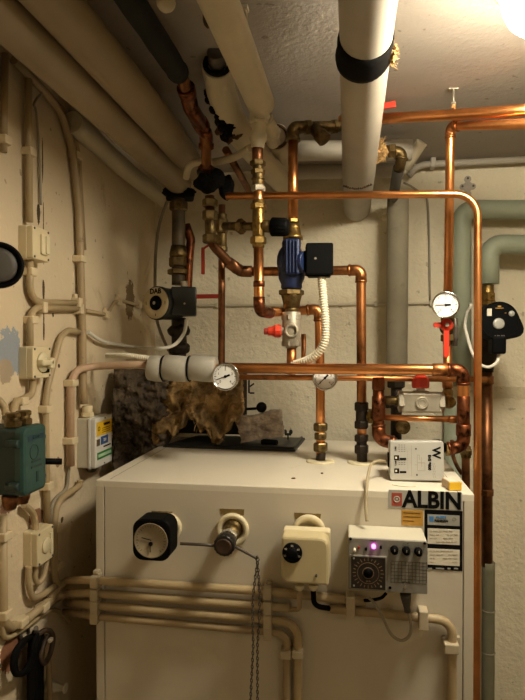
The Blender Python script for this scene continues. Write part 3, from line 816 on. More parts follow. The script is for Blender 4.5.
# ------------------------------------------------------------------ gauges
def gauge(c, n, r, label, mcase=CHROME, ang=200, group='round white dial pressure gauges', stem=None, txt=None):
    g = T('pressure_gauge', c, label, 'gauge', group)
    ax = basis(V(n)); nn = ax[2]
    MB().rev(c-nn*.022, nn, [(0, r*.8), (.003, r*.94), (.02, r*.96), (.021, r*1.0), (.026, r*1.0), (.027, r*.97), (.027, r*.9), (.0235, r*.88), (.0235, 0)], 36).o('case', mcase, g)
    MB().rev(c+nn*.0015, nn, [(0, r*.87), (.0006, r*.87)], 32).o('dial', DIALW, g)
    b = MB()
    for i in range(31):
        a = math.radians(225-270*i/30); d = ax[0]*math.cos(a)+ax[1]*math.sin(a); L = r*.15 if i % 5 == 0 else r*.08
        b.box(c+nn*.0024+d*(r*.8-L/2), (L, r*.028 if i % 5 else r*.045, .0004), 0, (d, nn.cross(d), nn))
    b.o('dial_marks', INK, g)
    for i, tx in enumerate(('0', '1', '2', '3', '4')):
        a = math.radians(225-270*i/4); d = ax[0]*math.cos(a)+ax[1]*math.sin(a)
        text(tx, r*.26, c+nn*.0024+d*r*.52, ax, INK, g, name='dial_number')
    a = math.radians(ang); d = ax[0]*math.cos(a)+ax[1]*math.sin(a)
    MB().box(c+nn*.003+d*r*.22, (r*.95, r*.055, .0005), 0, (d, nn.cross(d), nn)).box(c+nn*.003-d*r*.2, (r*.3, r*.14, .0005), 0, (d, nn.cross(d), nn)).rev(c+nn*.002, nn, [(0, r*.11), (.002, r*.09)], 14).o('pointer', INK, g)
    if stem: MB().tube(stem, .0055, 0, 12).o('stem', BRASS_OLD, g)
    return g
g1 = P(225.5, 376.5, 1.055)
gauge(g1, V((.05, -1, .02)), pm(14, 225, 1.055), 'round white dial gauge at the end of the white wrapped pipe', stem=[g1+V((0, .024, 0)), g1+V((.0, .05, .008))], ang=200)
g2 = P(325, 378, 1.13)
gauge(g2, V((0.0, -1, .05)), pm(12.5, 325, 1.13), 'white dial gauge half hidden behind the long copper pipe', ang=225)
g3 = P(445.8, 305, 1.125)
gauge(g3, V((-.12, -1, .04)), pm(13.5, 446, 1.125), 'white dial gauge above the long red valve lever', ang=180, stem=[g3+V((0, .024, 0)), g3+V((.002, .045, 0))])

# ------------------------------------------------------------------ copper pipe helper
def pipe(label, pts, r, m=COPPER, bend=.022, name='copper_pipe', group=None, fits=(), cat='pipe', wob=0, elbows=(), em=None, nuts=(), seg=16):
    """pts world path; elbows: list of path indices that carry a solder elbow; nuts: (point, axis, length, radius, mat)"""
    pts = [V(p) for p in pts]
    t = T(name, pts[-1] if pts[-1].z < pts[0].z else pts[0], label, cat, group)
    MB().tube(pts, r, bend, seg, wob=wob, sub=.02 if wob else 0).o('tube', m, t)
    for i in elbows:
        a, c, d = pts[i-1], pts[i], pts[i+1]
        k = bend+r*.9
        p0 = c+(a-c).normalized()*min(k, (a-c).length*.9); p1 = c+(d-c).normalized()*min(k, (d-c).length*.9)
        b = MB(); b.tube([p0, c, p1], r*1.17, bend, seg)
        for p, q in ((p0, c), (p1, c)):
            ax = (p-q).normalized(); b.cyl(p-ax*.004, p+ax*.001, r*1.27, seg)
        b.o('elbow', em or m, t)
    for (p, ax, L, rr, mm) in nuts:
        MB().nut(p, ax, L, rr).o('nut', mm, t)
    for (a, c, rr, mm, nm) in fits:
        MB().cyl(a, c, rr, 18).o(nm, mm, t)
    return t

# long thin copper line across the top that drops beside the boiler
pipe('thin bright copper line crossing under the ceiling and dropping beside the boiler', [P(226, 196, 1.10), P(477.8, 194, 1.10), P(477.8, 344, 1.10), V((P(477.8, 344, 1.10).x, 1.10, .02))], .0070, COPPER, .042)
# c2 : vertical riser with gauge and red lever
c2x = P(447.5, 250, 1.17)
c2 = pipe('bright copper riser behind the gauge with the red lever', [P(600, 122, .90), P(450.5, 126, 1.17), P(448, 292, 1.17)], .0086, COPPER, .016, elbows=(1,), em=COPPER_OLD)
va = T('ball_valve', P(447, 325, 1.17), 'ball valve with long red lever below the gauge on the copper riser', 'valve')
MB().cyl(P(447.5, 294, 1.17), P(447.5, 345, 1.17), .0088, 18).nut(P(447.5, 338, 1.17), Z, .014, .0145).nut(P(447.5, 318, 1.17), Z, .014, .0145).ball(P(447.5, 328, 1.17), .0155, 16).o('body', BRASS_OLD, va)
MB().nut(P(455, 333, 1.165), Z, .03, .0075).cyl(P(455, 318, 1.165), P(455, 346, 1.165), .005, 12).o('side_fitting', GREYMETAL, va)
b = MB(); hub = P(446.5, 325, 1.142)
b.rev(hub+V((0, .004, 0)), -Y_, [(0, .0125), (.006, .0125), (.008, .011), (.008, 0)], 20)
e0, e1 = P(446.5, 328, 1.139), P(446.2, 357.5, 1.139)
b.rslab((e0+e1)/2+V((0, .003, 0)), .0105, (e0-e1).length, .004, (.003, .003, .005, .005), FRONT, .001)
b.rslab(P(437, 325, 1.14), .014, .0095, .006, .003, FRONT, .001)
b.o('lever', RED, va)
MB().nut(hub+V((0, -.006, 0)), Y_, .006, .0042).o('lever_nut', NICKEL, va)
pipe('copper riser section from the red lever valve down to the brass elbow', [P(447.5, 346, 1.17), P(447.5, 392, 1.17)], .0086, COPPER_OLD, 0, fits=((P(447.5, 376, 1.17), P(447.5, 388, 1.17), .0105, COPPER_OLD, 'socket'),))
# long horizontal header (front)
hd = pipe('long horizontal copper header crossing above the boiler and turning down', [P(228, 368, 1.10), P(463, 370, 1.10), P(463.5, 446, 1.10), P(446, 449, 1.10)], .0103, COPPER, .018, elbows=(1, 2), em=COPPER_BURNT)
for px, py, rr in ((300, 368.5, .0117),): pass
MB().cyl(P(432, 369.7, 1.10), P(448, 369.9, 1.10), .012, 18).o('socket', COPPER_OLD, hd)
MB().cyl(P(463.4, 396, 1.10), P(463.4, 428, 1.10), .0118, 18).o('sleeve', COPPER_BURNT, hd)
MB().cyl(P(463.4, 424, 1.10), P(463.4, 436, 1.10), .0135, 18).o('tee_collar', COPPER_BURNT, hd)
MB().tube([P(444, 448.5, 1.10), P(436, 443, 1.09), P(430, 447, 1.09)], .0095, .01, 14).o('black_cap', BLACK, hd)
MB().nut(P(448, 449, 1.10), X, .009, .0125).o('nut', BRASS, hd)
# rear horizontal
pipe('slim copper pipe running just behind the long header', [P(236, 377, 1.135), P(487, 379.5, 1.135)], .0055, COPPER_OLD, 0)
# riser c5 and c6
ng = 'copper risers standing on the boiler top'
q0 = P(320.5, 462, 1.167)
def col_fit(px, Y, specs, m):
    return [(P(px, y, Y), Z, pm(h, px, Y), pm(w/2, px, Y), m) for (y, h, w) in specs]
zc5 = ZT+.001
c5 = pipe('copper riser with brass unions on the boiler top, passing behind the half hidden gauge', [P(265, 312, 1.07), P(286, 312, 1.167), P(319, 309, 1.167), P(320.5, 400, 1.167), V((q0.x, 1.167, zc5))], .0092, COPPER, .016, elbows=(2,), em=COPPER_OLD, group=ng,
     nuts=col_fit(320.5, 1.167, ((427, 8, 14.5), (436, 7, 12.5), (447, 9, 14.5)), BRASS_OLD))
MB().cyl(P(321, 452, 1.167), V((q0.x, 1.167, zc5)), .0098, 16).o('base_socket', BLACK_IRON, c5)
q1 = P(362, 463, 1.167)
c6 = pipe('copper riser with blackened unions on the boiler top, beside the square loop', [P(238, 271.5, 1.185), P(300, 271.5, 1.185), P(361, 270, 1.167), P(361.5, 380, 1.167), V((q1.x, 1.167, zc5))], .0097, COPPER_OLD, .016, elbows=(2,), em=COPPER_OLD, group=ng,
     nuts=col_fit(361.5, 1.167, ((406.5, 9, 14.5), (424.5, 8, 14.5), (438, 7, 14.5), (449, 9, 14.5)), BLACK_IRON))
MB().cyl(P(361.5, 406, 1.167), P(361.5, 425, 1.167), .0115, 16).o('dark_sleeve', BLACK_IRON, c6)
MB().cyl(P(361.5, 436, 1.167), V((q1.x, 1.167, zc5)), .0104, 16).o('dark_sleeve', BLACK_IRON, c6)
MB().nut(P(371, 416, 1.167), X, .012, .0145).cyl(P(366, 416, 1.167), P(374, 416, 1.167), .009, 12).o('side_union', BRASS, c6)
# square loop left of the ball valve
lp_ = pipe('burnt copper drop pipe hanging from the header into the square loop', [P(378.5, 377, 1.135), P(378.8, 439, 1.135), P(396, 443.5, 1.135)], .0112, COPPER_BURNT, .018, elbows=(1,), em=COPPER_BURNT)
MB().cyl(P(378.5, 377, 1.135), P(378.5, 390, 1.135), .0125, 16).cyl(P(378.7, 396, 1.135), P(378.7, 420, 1.135), .0132, 16).o('tee_socket', COPPER_BURNT, lp_)
pipe('short bright copper bar across the square loop below the steel valve', [P(385, 417.5, 1.135), P(457, 419.5, 1.135)], .0058, COPPER, 0, fits=((P(449, 419.3, 1.135), P(457, 419.5, 1.135), .0075, COPPER_OLD, 'socket'),))
bv = T('ball_valve', P(420, 401, 1.14), 'nickel ball valve with a red cap in the square copper loop', 'valve')
MB().cyl(P(385, 400.5, 1.14), P(403, 400.8, 1.14), .0088, 16).nut(P(398, 400.8, 1.14), X, .008, .0115).o('tail_pipe', BRASS_OLD, bv)
b = MB(); c0, c1 = P(401, 401.5, 1.14), P(441, 402.5, 1.14); m0 = (c0+c1)/2
b.box(m0, ((c1-c0).length, pm(20, 420, 1.14), .034), .004).nut(c0, X, .012, .0215).nut(c1, X, .012, .0205)
b.rev(m0+V((0, -.014, 0)), -Y_, [(0, .0125), (.006, .0125), (.0075, .0105), (.0062, .009), (.0062, 0)], 24)
b.box(m0+V((0, 0, .018)), (.03, .008, .026), .002); b.o('body', NICKEL, bv)
vr = MB(); vr.torus(m0+V((0, -.0205, 0)), -Y_, .0068, .0007, 20, 6); vr.o('cast_mark', NICKEL, bv)
b = MB(); tp = P(420.5, 391, 1.135)
b.cyl(tp, tp+V((0, 0, .008)), .008, 14); b.o('spindle', NICKEL, bv)
b = MB(); b.rev(tp+V((0, 0, .006)), Z, [(0, .0155), (.003, .0168), (.017, .0168), (.021, .0145), (.022, .0095), (.034, .009), (.035, .006)], 14, False); b.o('red_cap', RED, bv)
el = T('brass_elbow', P(447, 400, 1.155), 'round brass elbow between the steel valve and the copper riser', 'elbow')
MB().tube([P(441, 402, 1.148), P(448, 402.5, 1.16), P(447.8, 391, 1.17)], .0105, .01, 16).rev(P(448.5, 402, 1.15), V((.4, -1, 0)), [(-.008, .012), (.004, .013), (.01, .0095), (.013, .0085), (.013, 0)], 18).o('body', BRASS, el)
# down pipe at the boiler's right side
rp = pipe('dark copper pipe with brass union beside the cabinet edge below the header', [P(464.5, 436, 1.17), P(465.5, 452, 1.17), P(466, 480, 1.17), V((P(466, 480, 1.17).x, 1.17, .02))], .0078, COPPER_DARK, .01)
MB().nut(P(466, 452, 1.17), Z, .012, .0125).cyl(P(466, 446, 1.17), P(466, 458, 1.17), .0095, 14).o('union', BRASS_OLD, rp)
tag(MB().cord([P(452, 440, 1.2), P(453, 455, 1.2), P(457, 466, 1.19), P(462, 474, 1.18)], .004, 10).o('copper_tail', COPPER_DARK), 'short bent dark copper tail behind the corner of the boiler top', 'pipe')

# ------------------------------------------------------------------ white wrapped pipe (left end of the header)
wp = T('wrapped_pipe', P(185, 369, 1.10), 'fat white wrapped pipe in three sections behind the round gauge', 'pipe')
for x0, x1 in ((149.5, 163.5), (164.5, 189), (190.5, 216)):
    a, c_ = P(x0, 367.5, 1.10), P(x1, 369.5, 1.10); R = pm(12.8, 180, 1.10)
    MB().rev(a, c_-a, [(0, R*.5), (0, R*.93), (.002, R), ((c_-a).length*.5, R*1.03), ((c_-a).length-.002, R), ((c_-a).length, R*.93), ((c_-a).length, R*.5)], 24).o('foam_section', mat('white pipe foam', '#a29c8e', .6, 0, .1, 30, dirt='#8c8474', ds=20, da=.6, dw=.15), wp)
for x in (164, 189.8):
    MB().torus(P(x, 368.5, 1.10), X, pm(12.6, 180, 1.1), .0013, 24, 6).o('black_tie', BLACK, wp)
MB().cyl(P(147, 367.4, 1.10), P(229, 369.5, 1.10), .0098, 14).o('core_pipe', COPPER_OLD, wp)

def corrugated(b, pts, r, pitch=.0042, amp=.0011, n=30):
    p = b.spline(pts, n); 
    q = [p[0]]; acc = 0
    L = [0]
    for i in range(1, len(p)): L.append(L[-1]+(p[i]-p[i-1]).length)
    tot = L[-1]; N = int(tot/(pitch/4)); out = []; rad = []
    j = 0
    for i in range(N+1):
        s = tot*i/N
        while j < len(L)-2 and L[j+1] < s: j += 1
        f = (s-L[j])/max(1e-9, L[j+1]-L[j]); out.append(p[j].lerp(p[j+1], min(1, f)))
        rad.append(r+amp*(1 if i % 4 in (0, 1) else -1)*.7)
    return b.sweep(out, rad, 12)
# flexible conduit pair left of the wrapped pipe
tag(corrugated(MB(), [P(107, 355.5, 1.16), P(130, 356, 1.13), P(152, 358.5, 1.13)], .0052).o('corrugated_hose', WHITEPL), 'straight white corrugated hose above the bent conduit by the sooty wool', 'hose')

# ------------------------------------------------------------------ blue pump column
YP = 1.13
pump = T('circulation_pump', P(291, 262, YP), 'blue circulation pump with a black terminal box in the middle of the pipework', 'pump', 'circulation pumps')
b = MB(); c0 = P(291.5, 262, YP)
b.rev(P(291.5, 289.5, YP), Z, [(0, .018), (.004, .0215), (.010, .0205), (.022, .026), (.05, .0275), (.066, .0245), (.082, .0185), (.092, .0195), (.098, .017)], 24)
b.lump(c0+V((-.006, -.006, 0)), (.022, .024, .036), .06, 20, 3, 2)
b.box(c0+V((.004, -.022, .006)), (.03, .07, .024), .004)
for k in range(4): b.box(c0+V((-.006+.0065*k, -.0352, .006)), (.0022, .062, .004), .0006)
b.o('body', PUMPBLUE, pump)
b = MB(); bc = P(318, 259.5, 1.105)
b.cyl(c0+V((.012, -.008, -.004)), bc+V((-.02, .0, -.004)), .022, 24); b.o('motor_neck', PUMPBLUE, pump)
MB().rslab(V((bc.x-.0, 1.125, bc.z)), pm(27, 318, 1.10), pm(31.5, 318, 1.10), .033, .004, (V((.99, .12, 0)).normalized(), Z, V((.12, -.99, 0)).normalized()), .002).o('terminal_box', BLACK, pump)
MB().rslab(V((bc.x+.001, 1.128, bc.z-.027)), .045, .012, .028, .003, FRONT, .002).o('box_foot', BLACK, pump)
MB().cyl(V((bc.x-.004, 1.0935, bc.z+.0)), V((bc.x-.0042, 1.0905, bc.z)), .0024, 12).o('cover_screw', NICKEL, pump)
col = T('pump_valve', P(291.5, 330, YP), 'brass union and nickel valve with red stop under the blue pump', 'valve')
MB().nut(P(291.5, 292.5, YP), Z, .011, .0255).rev(P(291.5, 308, YP), Z, [(0, .016), (.012, .0175), (.024, .0205), (.028, .0205)], 20).o('union', BRASS_OLD, col)
MB().cyl(P(291.5, 315, YP), P(291.5, 306, YP), .0145, 18).o('thread', BRASS_OLD, col)
b = MB(); b.nut(P(291.5, 317.5, YP), Z, .012, .0205).cyl(P(291.5, 346, YP), P(291.5, 312, YP), .0185, 20).nut(P(291.5, 343.5, YP), Z, .012, .02).cyl(P(291.5, 348, YP), P(291.5, 346, YP), .012, 18)
vc = P(292.5, 331, YP); b.rev(vc, -Y_, [(0, .0145), (.020, .0145), (.022, .0125), (.022, .0095), (.0165, .009), (.0165, 0)], 22); b.o('body', NICKEL, col)
MB().torus(vc+V((0, -.0175, 0)), -Y_, .006, .0007, 18, 6).box(vc+V((0, -.0172, 0)), (.007, .0012, .0012), 0).o('cast_mark', NICKEL, col)
MB().cyl(P(288, 331, YP-.004), P(280, 331, YP-.008), .0085, 16).o('side_neck', NICKEL, col)
b = MB(); e0, e1 = P(281, 331, YP-.008), P(268, 331.3, YP-.012)
b.rev(e0, e1-e0, [(0, .0115), (.002, .0128), (.012, .0128), (.014, .011), (.019, .009), ((e1-e0).length, .0085)], 12, False); b.o('red_stop', RED, col)
MB().cyl(P(264, 331.4, YP-.0125), P(268.5, 331.3, YP-.012), .0065, 12).o('stop_tip', REDDK, col)
pipe('short copper stub below the nickel valve on the slim rear pipe', [P(291.5, 348.5, YP), P(291.5, 374, YP+.005)], .0098, COPPER_OLD, 0)
pipe('short copper stub beside the nickel valve above the header', [P(303.5, 334, 1.16), P(303.5, 374, 1.16)], .0048, COPPER_OLD, 0)
# white corrugated hose
tag(corrugated(MB(), [P(321.5, 276, 1.112), P(323.5, 300, 1.105), P(325.5, 325, 1.1), P(324, 343, 1.1), P(316, 355, 1.105), P(303, 362, 1.115), P(288, 366, 1.135)], .0078, .005, .0013).o('corrugated_hose', WHITEPL),
    'white corrugated cable hose bending down from the black terminal box', 'hose')
# c10 riser to the strainer
c10 = pipe('vertical copper pipe between the brass strainer and the blue pump', [P(293, 222, YP), P(293, 141, YP)], .0098, COPPER, 0)
MB().nut(P(293, 221, YP), Z, .008, .013).rev(P(293, 239.5, YP), Z, [(0, .0195), (.006, .02), (.008, .0165), (.024, .0135), (.03, .0125)], 20).o('brass_union', BRASS, c10)
st = T('strainer', P(315, 128, 1.16), 'old brass angled strainer at the top of the vertical copper pipe', 'strainer')
MB().tube([P(293, 141, YP), P(293, 128, YP), P(306, 127, 1.145)], .0125, .01, 16).cyl(P(293, 141.5, YP), P(293, 138, YP), .0148, 16).o('elbow', BRASS_OLD, st)
a, c_ = P(302, 127.5, 1.14), P(340, 126.5, 1.18)
MB().cyl(a, c_, .0115, 18).nut(a.lerp(c_, .15), c_-a, .012, .0155).nut(a.lerp(c_, .85), c_-a, .01, .015).o('body', BRASS_OLD, st)
a, c_ = P(313, 127, 1.145), P(325.5, 141, 1.14)
MB().rev(a, c_-a, [(0, .012), (.018, .0125), (.02, .0145), ((c_-a).length-.002, .0145), ((c_-a).length, .012)], 18).o('branch', BRASS_OLD, st)

# c8 riser from the white pipe down
Y8 = 1.04
e8 = T('copper_pipe', P(258, 312, Y8), 'copper riser below the ceiling fittings with a brass valve and burnt spots', 'pipe')
MB().tube([P(258.5, 248, Y8), P(259, 311, Y8), P(272, 313, 1.085)], .0092, .014, 16).o('tube', COPPER, e8)
MB().tube([P(259, 297, Y8), P(259.2, 311, Y8), P(270, 313, 1.08)], .0108, .013, 16).cyl(P(259, 281, Y8), P(259, 287, Y8), .0108, 16).o('elbow', COPPER_BURNT, e8)
MB().cyl(P(258.2, 190, Y8), P(258.3, 208, Y8), .0088, 16).o('upper_tube', COPPER, e8)
b = MB()
b.nut(P(258.3, 206.5, Y8), Z, .011, .0148).nut(P(258.4, 240.5, Y8), Z, .014, .0152).cyl(P(258.3, 200, Y8), P(258.4, 248, Y8), .0112, 18).box(P(258.5, 226, Y8-.008), (.0075, .034, .012), .0015)
b.o('valve_body', BRASS, e8)
b = MB(); 
b.cyl(P(262, 226, Y8), P(271, 226.5, Y8), .0115, 16).cyl(P(254, 226.5, Y8), P(245, 226.5, Y8+.02), .0078, 16).nut(P(241, 226.5, Y8+.03), V((-1, .5, 0)), .012, .0148).cyl(P(245, 226.5, Y8+.02), P(225, 226, Y8+.1), .0088, 16)
b.o('side_branch', BRASS_OLD, e8)
b = MB(); a, c_ = P(270.5, 226.8, Y8), P(288.5, 227.2, Y8-.002); b.rev(a, c_-a, [(0, .013), (.002, .0165), ((c_-a).length-.004, .016), ((c_-a).length, .0135), ((c_-a).length, 0)], 22)
ax = (c_-a).normalized(); r_, u_, n_ = basis(ax)
for i in range(18):
    an = 2*math.pi*i/18; d = r_*math.cos(an)+u_*math.sin(an); b.cyl(a+d*.0162+ax*.003, c_+d*.0156-ax*.005, .0012, 6)
b.o('black_hand_cap', BLACK, e8)
# unions under the white pipe
un = T('pipe_union', P(258, 185, Y8), 'stack of pale and brass unions hanging under the white ceiling pipe', 'union')
MB().cyl(P(257.5, 148, Y8), P(257.5, 163, Y8), .0102, 16).o('dark_thread', COPPER_DARK, un)
b = MB(); b.nut(P(257.8, 163.5, Y8), Z, .01, .0148).cyl(P(258, 160, Y8), P(258, 191, Y8), .0105, 16).nut(P(258, 172, Y8), Z, .009, .0135).torus(P(258, 179, Y8), Z, .0105, .002, 20, 8); b.o('brass_body', BRASS_OLD, un)
MB().nut(P(258.2, 188.5, Y8), Z, .011, .0135).cyl(P(258, 176, Y8), P(258, 186, Y8), .0098, 16).o('nickel_nut', NICKEL, un)
b = MB()
b.nut(P(259, 118, 1.035), Z, .022, .0175).cyl(P(260, 106, 1.03), P(257.6, 148, Y8), .0125, 16).torus(P(258.5, 126, Y8), Z, .0125, .0028, 20, 8).ball(P(258, 137, Y8), .0165, 14, (1, 1, 1.2))
b.cyl(P(259, 113, 1.04), P(268.5, 122, 1.09), .0125, 16).torus(P(266, 119.5, 1.07), V((.4, .7, -.4)), .0125, .003, 18, 8).tube([P(266, 119, 1.07), P(271, 130, 1.1), P(273, 142, 1.16)], .0145, .015, 16).nut(P(271.5, 133, 1.115), V((.1, .5, -.6)), .018, .018)
b.o('painted_fitting', PAINTW, un)

# c9: copper from the black foam pipe down to the black valve and on
Y9 = 1.13
c9 = T('copper_pipe', P(207, 180, Y9), 'tarnished copper drop pipe below the black foam cover', 'pipe')
MB().tube([P(181, 76, .935), P(188.5, 97, .98), P(191, 110, 1.02), P(206, 136, 1.10), P(206.5, 183, Y9)], 0.0102, .02, 16).o('tube', COPPER_DARK, c9)
b = MB(); b.tube([P(186.5, 90, .97), P(191, 108, 1.02), P(203, 128, 1.08)], .0145, .02, 18).tube([P(201, 125, 1.07), P(206, 134, 1.10), P(206.3, 148, 1.115)], .0135, .012, 18)
b.cyl(P(185.5, 87, .96), P(188, 95, .98), .0162, 18).cyl(P(206.2, 143, 1.11), P(206.3, 149, 1.116), .0155, 18).cyl(P(199, 121, 1.062), P(203, 128, 1.08), .016, 18)
b.nut(P(206.4, 169, 1.125), Z, .012, .0165)
b.o('elbow', COPPER_BURNT, c9)
MB().cyl(P(179, 71, .93), P(185, 86, .957), .0125, 16, .011).o('brass_collar', COPPER_DARK, c9)
bv2 = T('gate_valve', P(208, 192, Y9), 'black caked valve where the tarnished drop pipe meets the unions', 'valve')
MB().lump(P(206, 183, Y9), (.026, .024, .017), .28, 40, 4, 5).lump(P(214, 178, Y9+.01), (.02, .02, .02), .3, 40, 3, 9).o('body', BLACKMAT, bv2)
MB().rev(P(205, 175, Y9), Z, [(0, .016), (.008, .017), (.016, .012), (.02, .01)], 16).o('bonnet', BLACK_IRON, bv2)
MB().lump(P(226, 188, Y9+.05), (.017, .015, .026), .25, 40, 3, 13).o('handwheel', BLACKMAT, bv2)
u9 = T('copper_pipe', P(210, 235, Y9), 'dark brass unions and elbow below the black caked valve', 'pipe')
MB().tube([P(209.5, 196, Y9), P(211, 243, Y9), P(236, 270, 1.18), P(242, 271.5, 1.185)], .0098, .03, 16).o('tube', COPPER_DARK, u9)
b = MB()
for py, h, w in ((203, 8, 15.5), (215.5, 10, 15.5), (239, 9, 16)): b.nut(P(210+(.5 if py > 230 else 0), py, Y9), Z, pm(h, 210, Y9), pm(w/2, 210, Y9))
b.cyl(P(210, 218, Y9), P(210.6, 238, Y9), .0112, 16); b.o('union', BRASS_OLD, u9)
MB().tube([P(228, 262, 1.165), P(241, 271.2, 1.183), P(252, 271.5, 1.185)], .0122, .01, 16).o('socket', COPPER_DARK, u9)
# c7 vertical left
c7 = pipe('slim vertical copper pipe behind the dark unions, left of the stucco wall', [P(222, 205, 1.2), P(221.5, 366, 1.2)], .0075, COPPER_DARK, 0)
c7['label'] = 'slim vertical copper pipe running behind the dark unions and the wrapped pipe'
MB().cyl(P(222, 214, 1.2), P(222, 250, 1.2), .0105, 16).nut(P(222, 249, 1.2), Z, .012, .012).nut(P(222, 226, 1.195), Z, .03, .0135).o('tee', BRASS_OLD, c7)
# red levers
MB().rslab(P(203.2, 261, Y9+.004), pm(3.4, 203, Y9), pm(27, 203, Y9), .004, .002, FRONT, .0008).cyl(P(203.4, 248.5, Y9), P(209, 245, Y9), .0025, 8).o('red_lever', REDDK, u9)
# diagonal copper behind
pipe('thin copper pipe slanting up to the ceiling behind the unions', [P(226, 150, 1.17), P(252, 196, 1.48)], .0082, COPPER_DARK, 0)

# ------------------------------------------------------------------ DAB pump on the old riser
YD = 1.37
rs = T('old_riser', P(180, 380, YD), 'dark corroded riser pipe in the room corner carrying the cream faced pump', 'pipe')
MB().tube([P(178.5, 194, YD), P(178.5, 285, YD)], .0165, 0, 18, wob=.05, sub=.012).o('tube', CORRODED, rs)
MB().tube([P(178.5, 318, YD), P(180, 392, YD)], .0185, 0, 18, wob=.08, sub=.012).o('lower_tube', BLACK_IRON, rs)
MB().nut(P(178.5, 206, YD), Z, .024, .0225).o('upper_union', BRASS_OLD, rs)
b = MB(); b.nut(P(178.5, 262, YD), Z, .026, .0235).nut(P(178.5, 272, YD), Z, .014, .027).rev(P(178.5, 258, YD), Z, [(0, .021), (.01, .0225), (.03, .0185)], 18); b.o('union', BRASS_OLD, rs)
MB().lump(P(179.5, 330, YD), (.026, .024, .02), .2, 40, 3, 3).lump(P(180, 348, YD), (.025, .024, .022), .2, 40, 3, 7).o('lower_valve', BLACK_IRON, rs)
MB().tube([P(186, 225, YD+.02), P(191, 240, YD+.02), P(189, 258, YD+.01), P(187, 300, YD+.01)], .011, .02, 14, wob=.1, sub=.012).o('bypass', COPPER_BURNT, rs)
MB().rslab(P(206, 296.5, YD), pm(31, 206, YD), pm(4.2, 206, YD), .005, .002, FRONT, .0008).o('red_lever', REDDK, rs)
fl = MB(); fl.lump(P(180, 192, YD), (.042, .035, .012), .3, 30, 4, 4).box(P(180, 195, YD), (.07, .02, .06), .006, (V((.95, .3, 0)).normalized(), Z, V((.3, -.95, 0)).normalized()))
fl.o('black_collar', BLACKMAT, rs)
dab = T('circulation_pump', P(180, 303, YD), 'dark circulation pump with a round cream face on the corner riser', 'pump', 'circulation pumps')
fcD = P(156, 303, 1.275); tgt = P(180, 303, YD+.02); nD = (fcD-tgt); nD.z = 0; nD = V((-.34, -.94, 0)).normalized()
axD = basis(nD); RD = pm(17, 158, 1.275)
MB().rev(fcD-nD*.001, -nD, [(0, RD*.9), (.002, RD), (.012, RD), (.014, RD*.96), (.05, RD*.95), (.055, RD*.86), (.082, RD*.86)], 32).o('motor', PUMPGREEN, dab)
MB().rev(fcD, nD, [(0, RD*.93), (.0015, RD*.92), (.0018, RD*.48), (.0008, RD*.46), (.0008, .001)], 36).o('face_ring', mat('aged cream face', '#b9a984', .5, 0, .1, 30), dab)
MB().rev(fcD+nD*.0005, nD, [(0, RD*.44), (.0012, RD*.44), (.0012, RD*.22), (.007, RD*.2), (.008, RD*.16), (.0055, 0)], 24).o('hub', BLACK, dab)
MB().rev(fcD+nD*.006, nD, [(0, RD*.13), (.002, RD*.1), (.002, 0)], 12).o('hub_screw', NICKEL, dab)
text('DAB', RD*.42, fcD+nD*.0022+axD[1]*RD*.68, axD, INK, dab, bold=.0006)
b = MB()
for a in (180, 0, 270): 
    d = axD[0]*math.cos(math.radians(a))+axD[1]*math.sin(math.radians(a)); t = nD.cross(d); b.box(fcD+nD*.002+d*RD*.7, (.0014, .008, .0004) if a != 270 else (.006, .0014, .0004), 0, (d, t, nD))
b.o('face_marks', INK, dab)
bx = P(178, 301.5, 1.295)
MB().rslab(V((bx.x+.004, 1.335, bx.z)), pm(25, 183, 1.29), pm(29, 183, 1.29), .05, .004, (V((.97, .25, 0)).normalized(), Z, V((.25, -.97, 0)).normalized()), .003).o('terminal_box', PUMPGREEN, dab)
MB().cyl(P(184.5, 303.5, 1.285), P(184.5, 303.5, 1.276), .0025, 10).o('box_screw', NICKEL, dab)
MB().nut(P(184, 284, 1.30), Z, .014, .0085).o('gland', NICKEL, dab)
tag(MB().cord([P(186.5, 320, 1.31), P(184, 333, 1.3), P(174, 345, 1.28), P(157, 348.5, 1.24), P(135, 347, W(135, 347, .02).y), P(105, 342, W(105, 342, .015).y), P(88, 332, W(88, 332, .012).y)], .0042, 10).o('pump_cable', CABLEW),
    'white cable sagging from the cream faced pump to the side wall', 'cable')
tag(MB().cord([P(168, 200, 1.45), P(160, 222, 1.46), P(156, 250, 1.46), P(155, 290, 1.45), P(157, 320, 1.45), P(166, 345, 1.44), P(176, 362, 1.42)], .0042, 10).o('grey_cable', CABLEG),
    'grey cable hanging in the corner behind the cream faced pump', 'cable')

# ------------------------------------------------------------------ big ceiling pipes
pA = T('ceiling_pipe', V((-.357, .9, CAM_Z+.42)), 'wide tan ceiling pipe, the inner of two along the side wall', 'pipe', 'tan ceiling pipes')
MB().tube([V((-.357, -.88, CAM_Z+.42)), V((-.357, 1.10, CAM_Z+.42)), P(193, 168, 1.40)], .0315, .03, 28, wob=.015, sub=.03).o('tube', PAINTTAN, pA)
MB().cyl(P(191, 167, 1.40), P(195, 158, 1.43), .012, 14).o('white_end', PAINTW, pA)
pB = MB().tube([V((-.418, -.88, CAM_Z+.402)), V((-.418, 1.22, CAM_Z+.402)), P(180, 184, 1.36)], .0298, .05, 28, wob=.015, sub=.03).o('ceiling_pipe', PAINTTAN)
tag(pB, 'wide tan ceiling pipe nearer the side wall, ending at the black collar', 'pipe', 'tan ceiling pipes')
pC = MB().tube([W(72, 122, .022), W(95, 142, .024), W(128, 172, .026), P(166, 201, 1.48)], .0215, .05, 22, wob=.02, sub=.02).o('wall_pipe', PAINTW)
tag(pC, 'pale pipe along the side wall under the wide ceiling pipes', 'pipe')
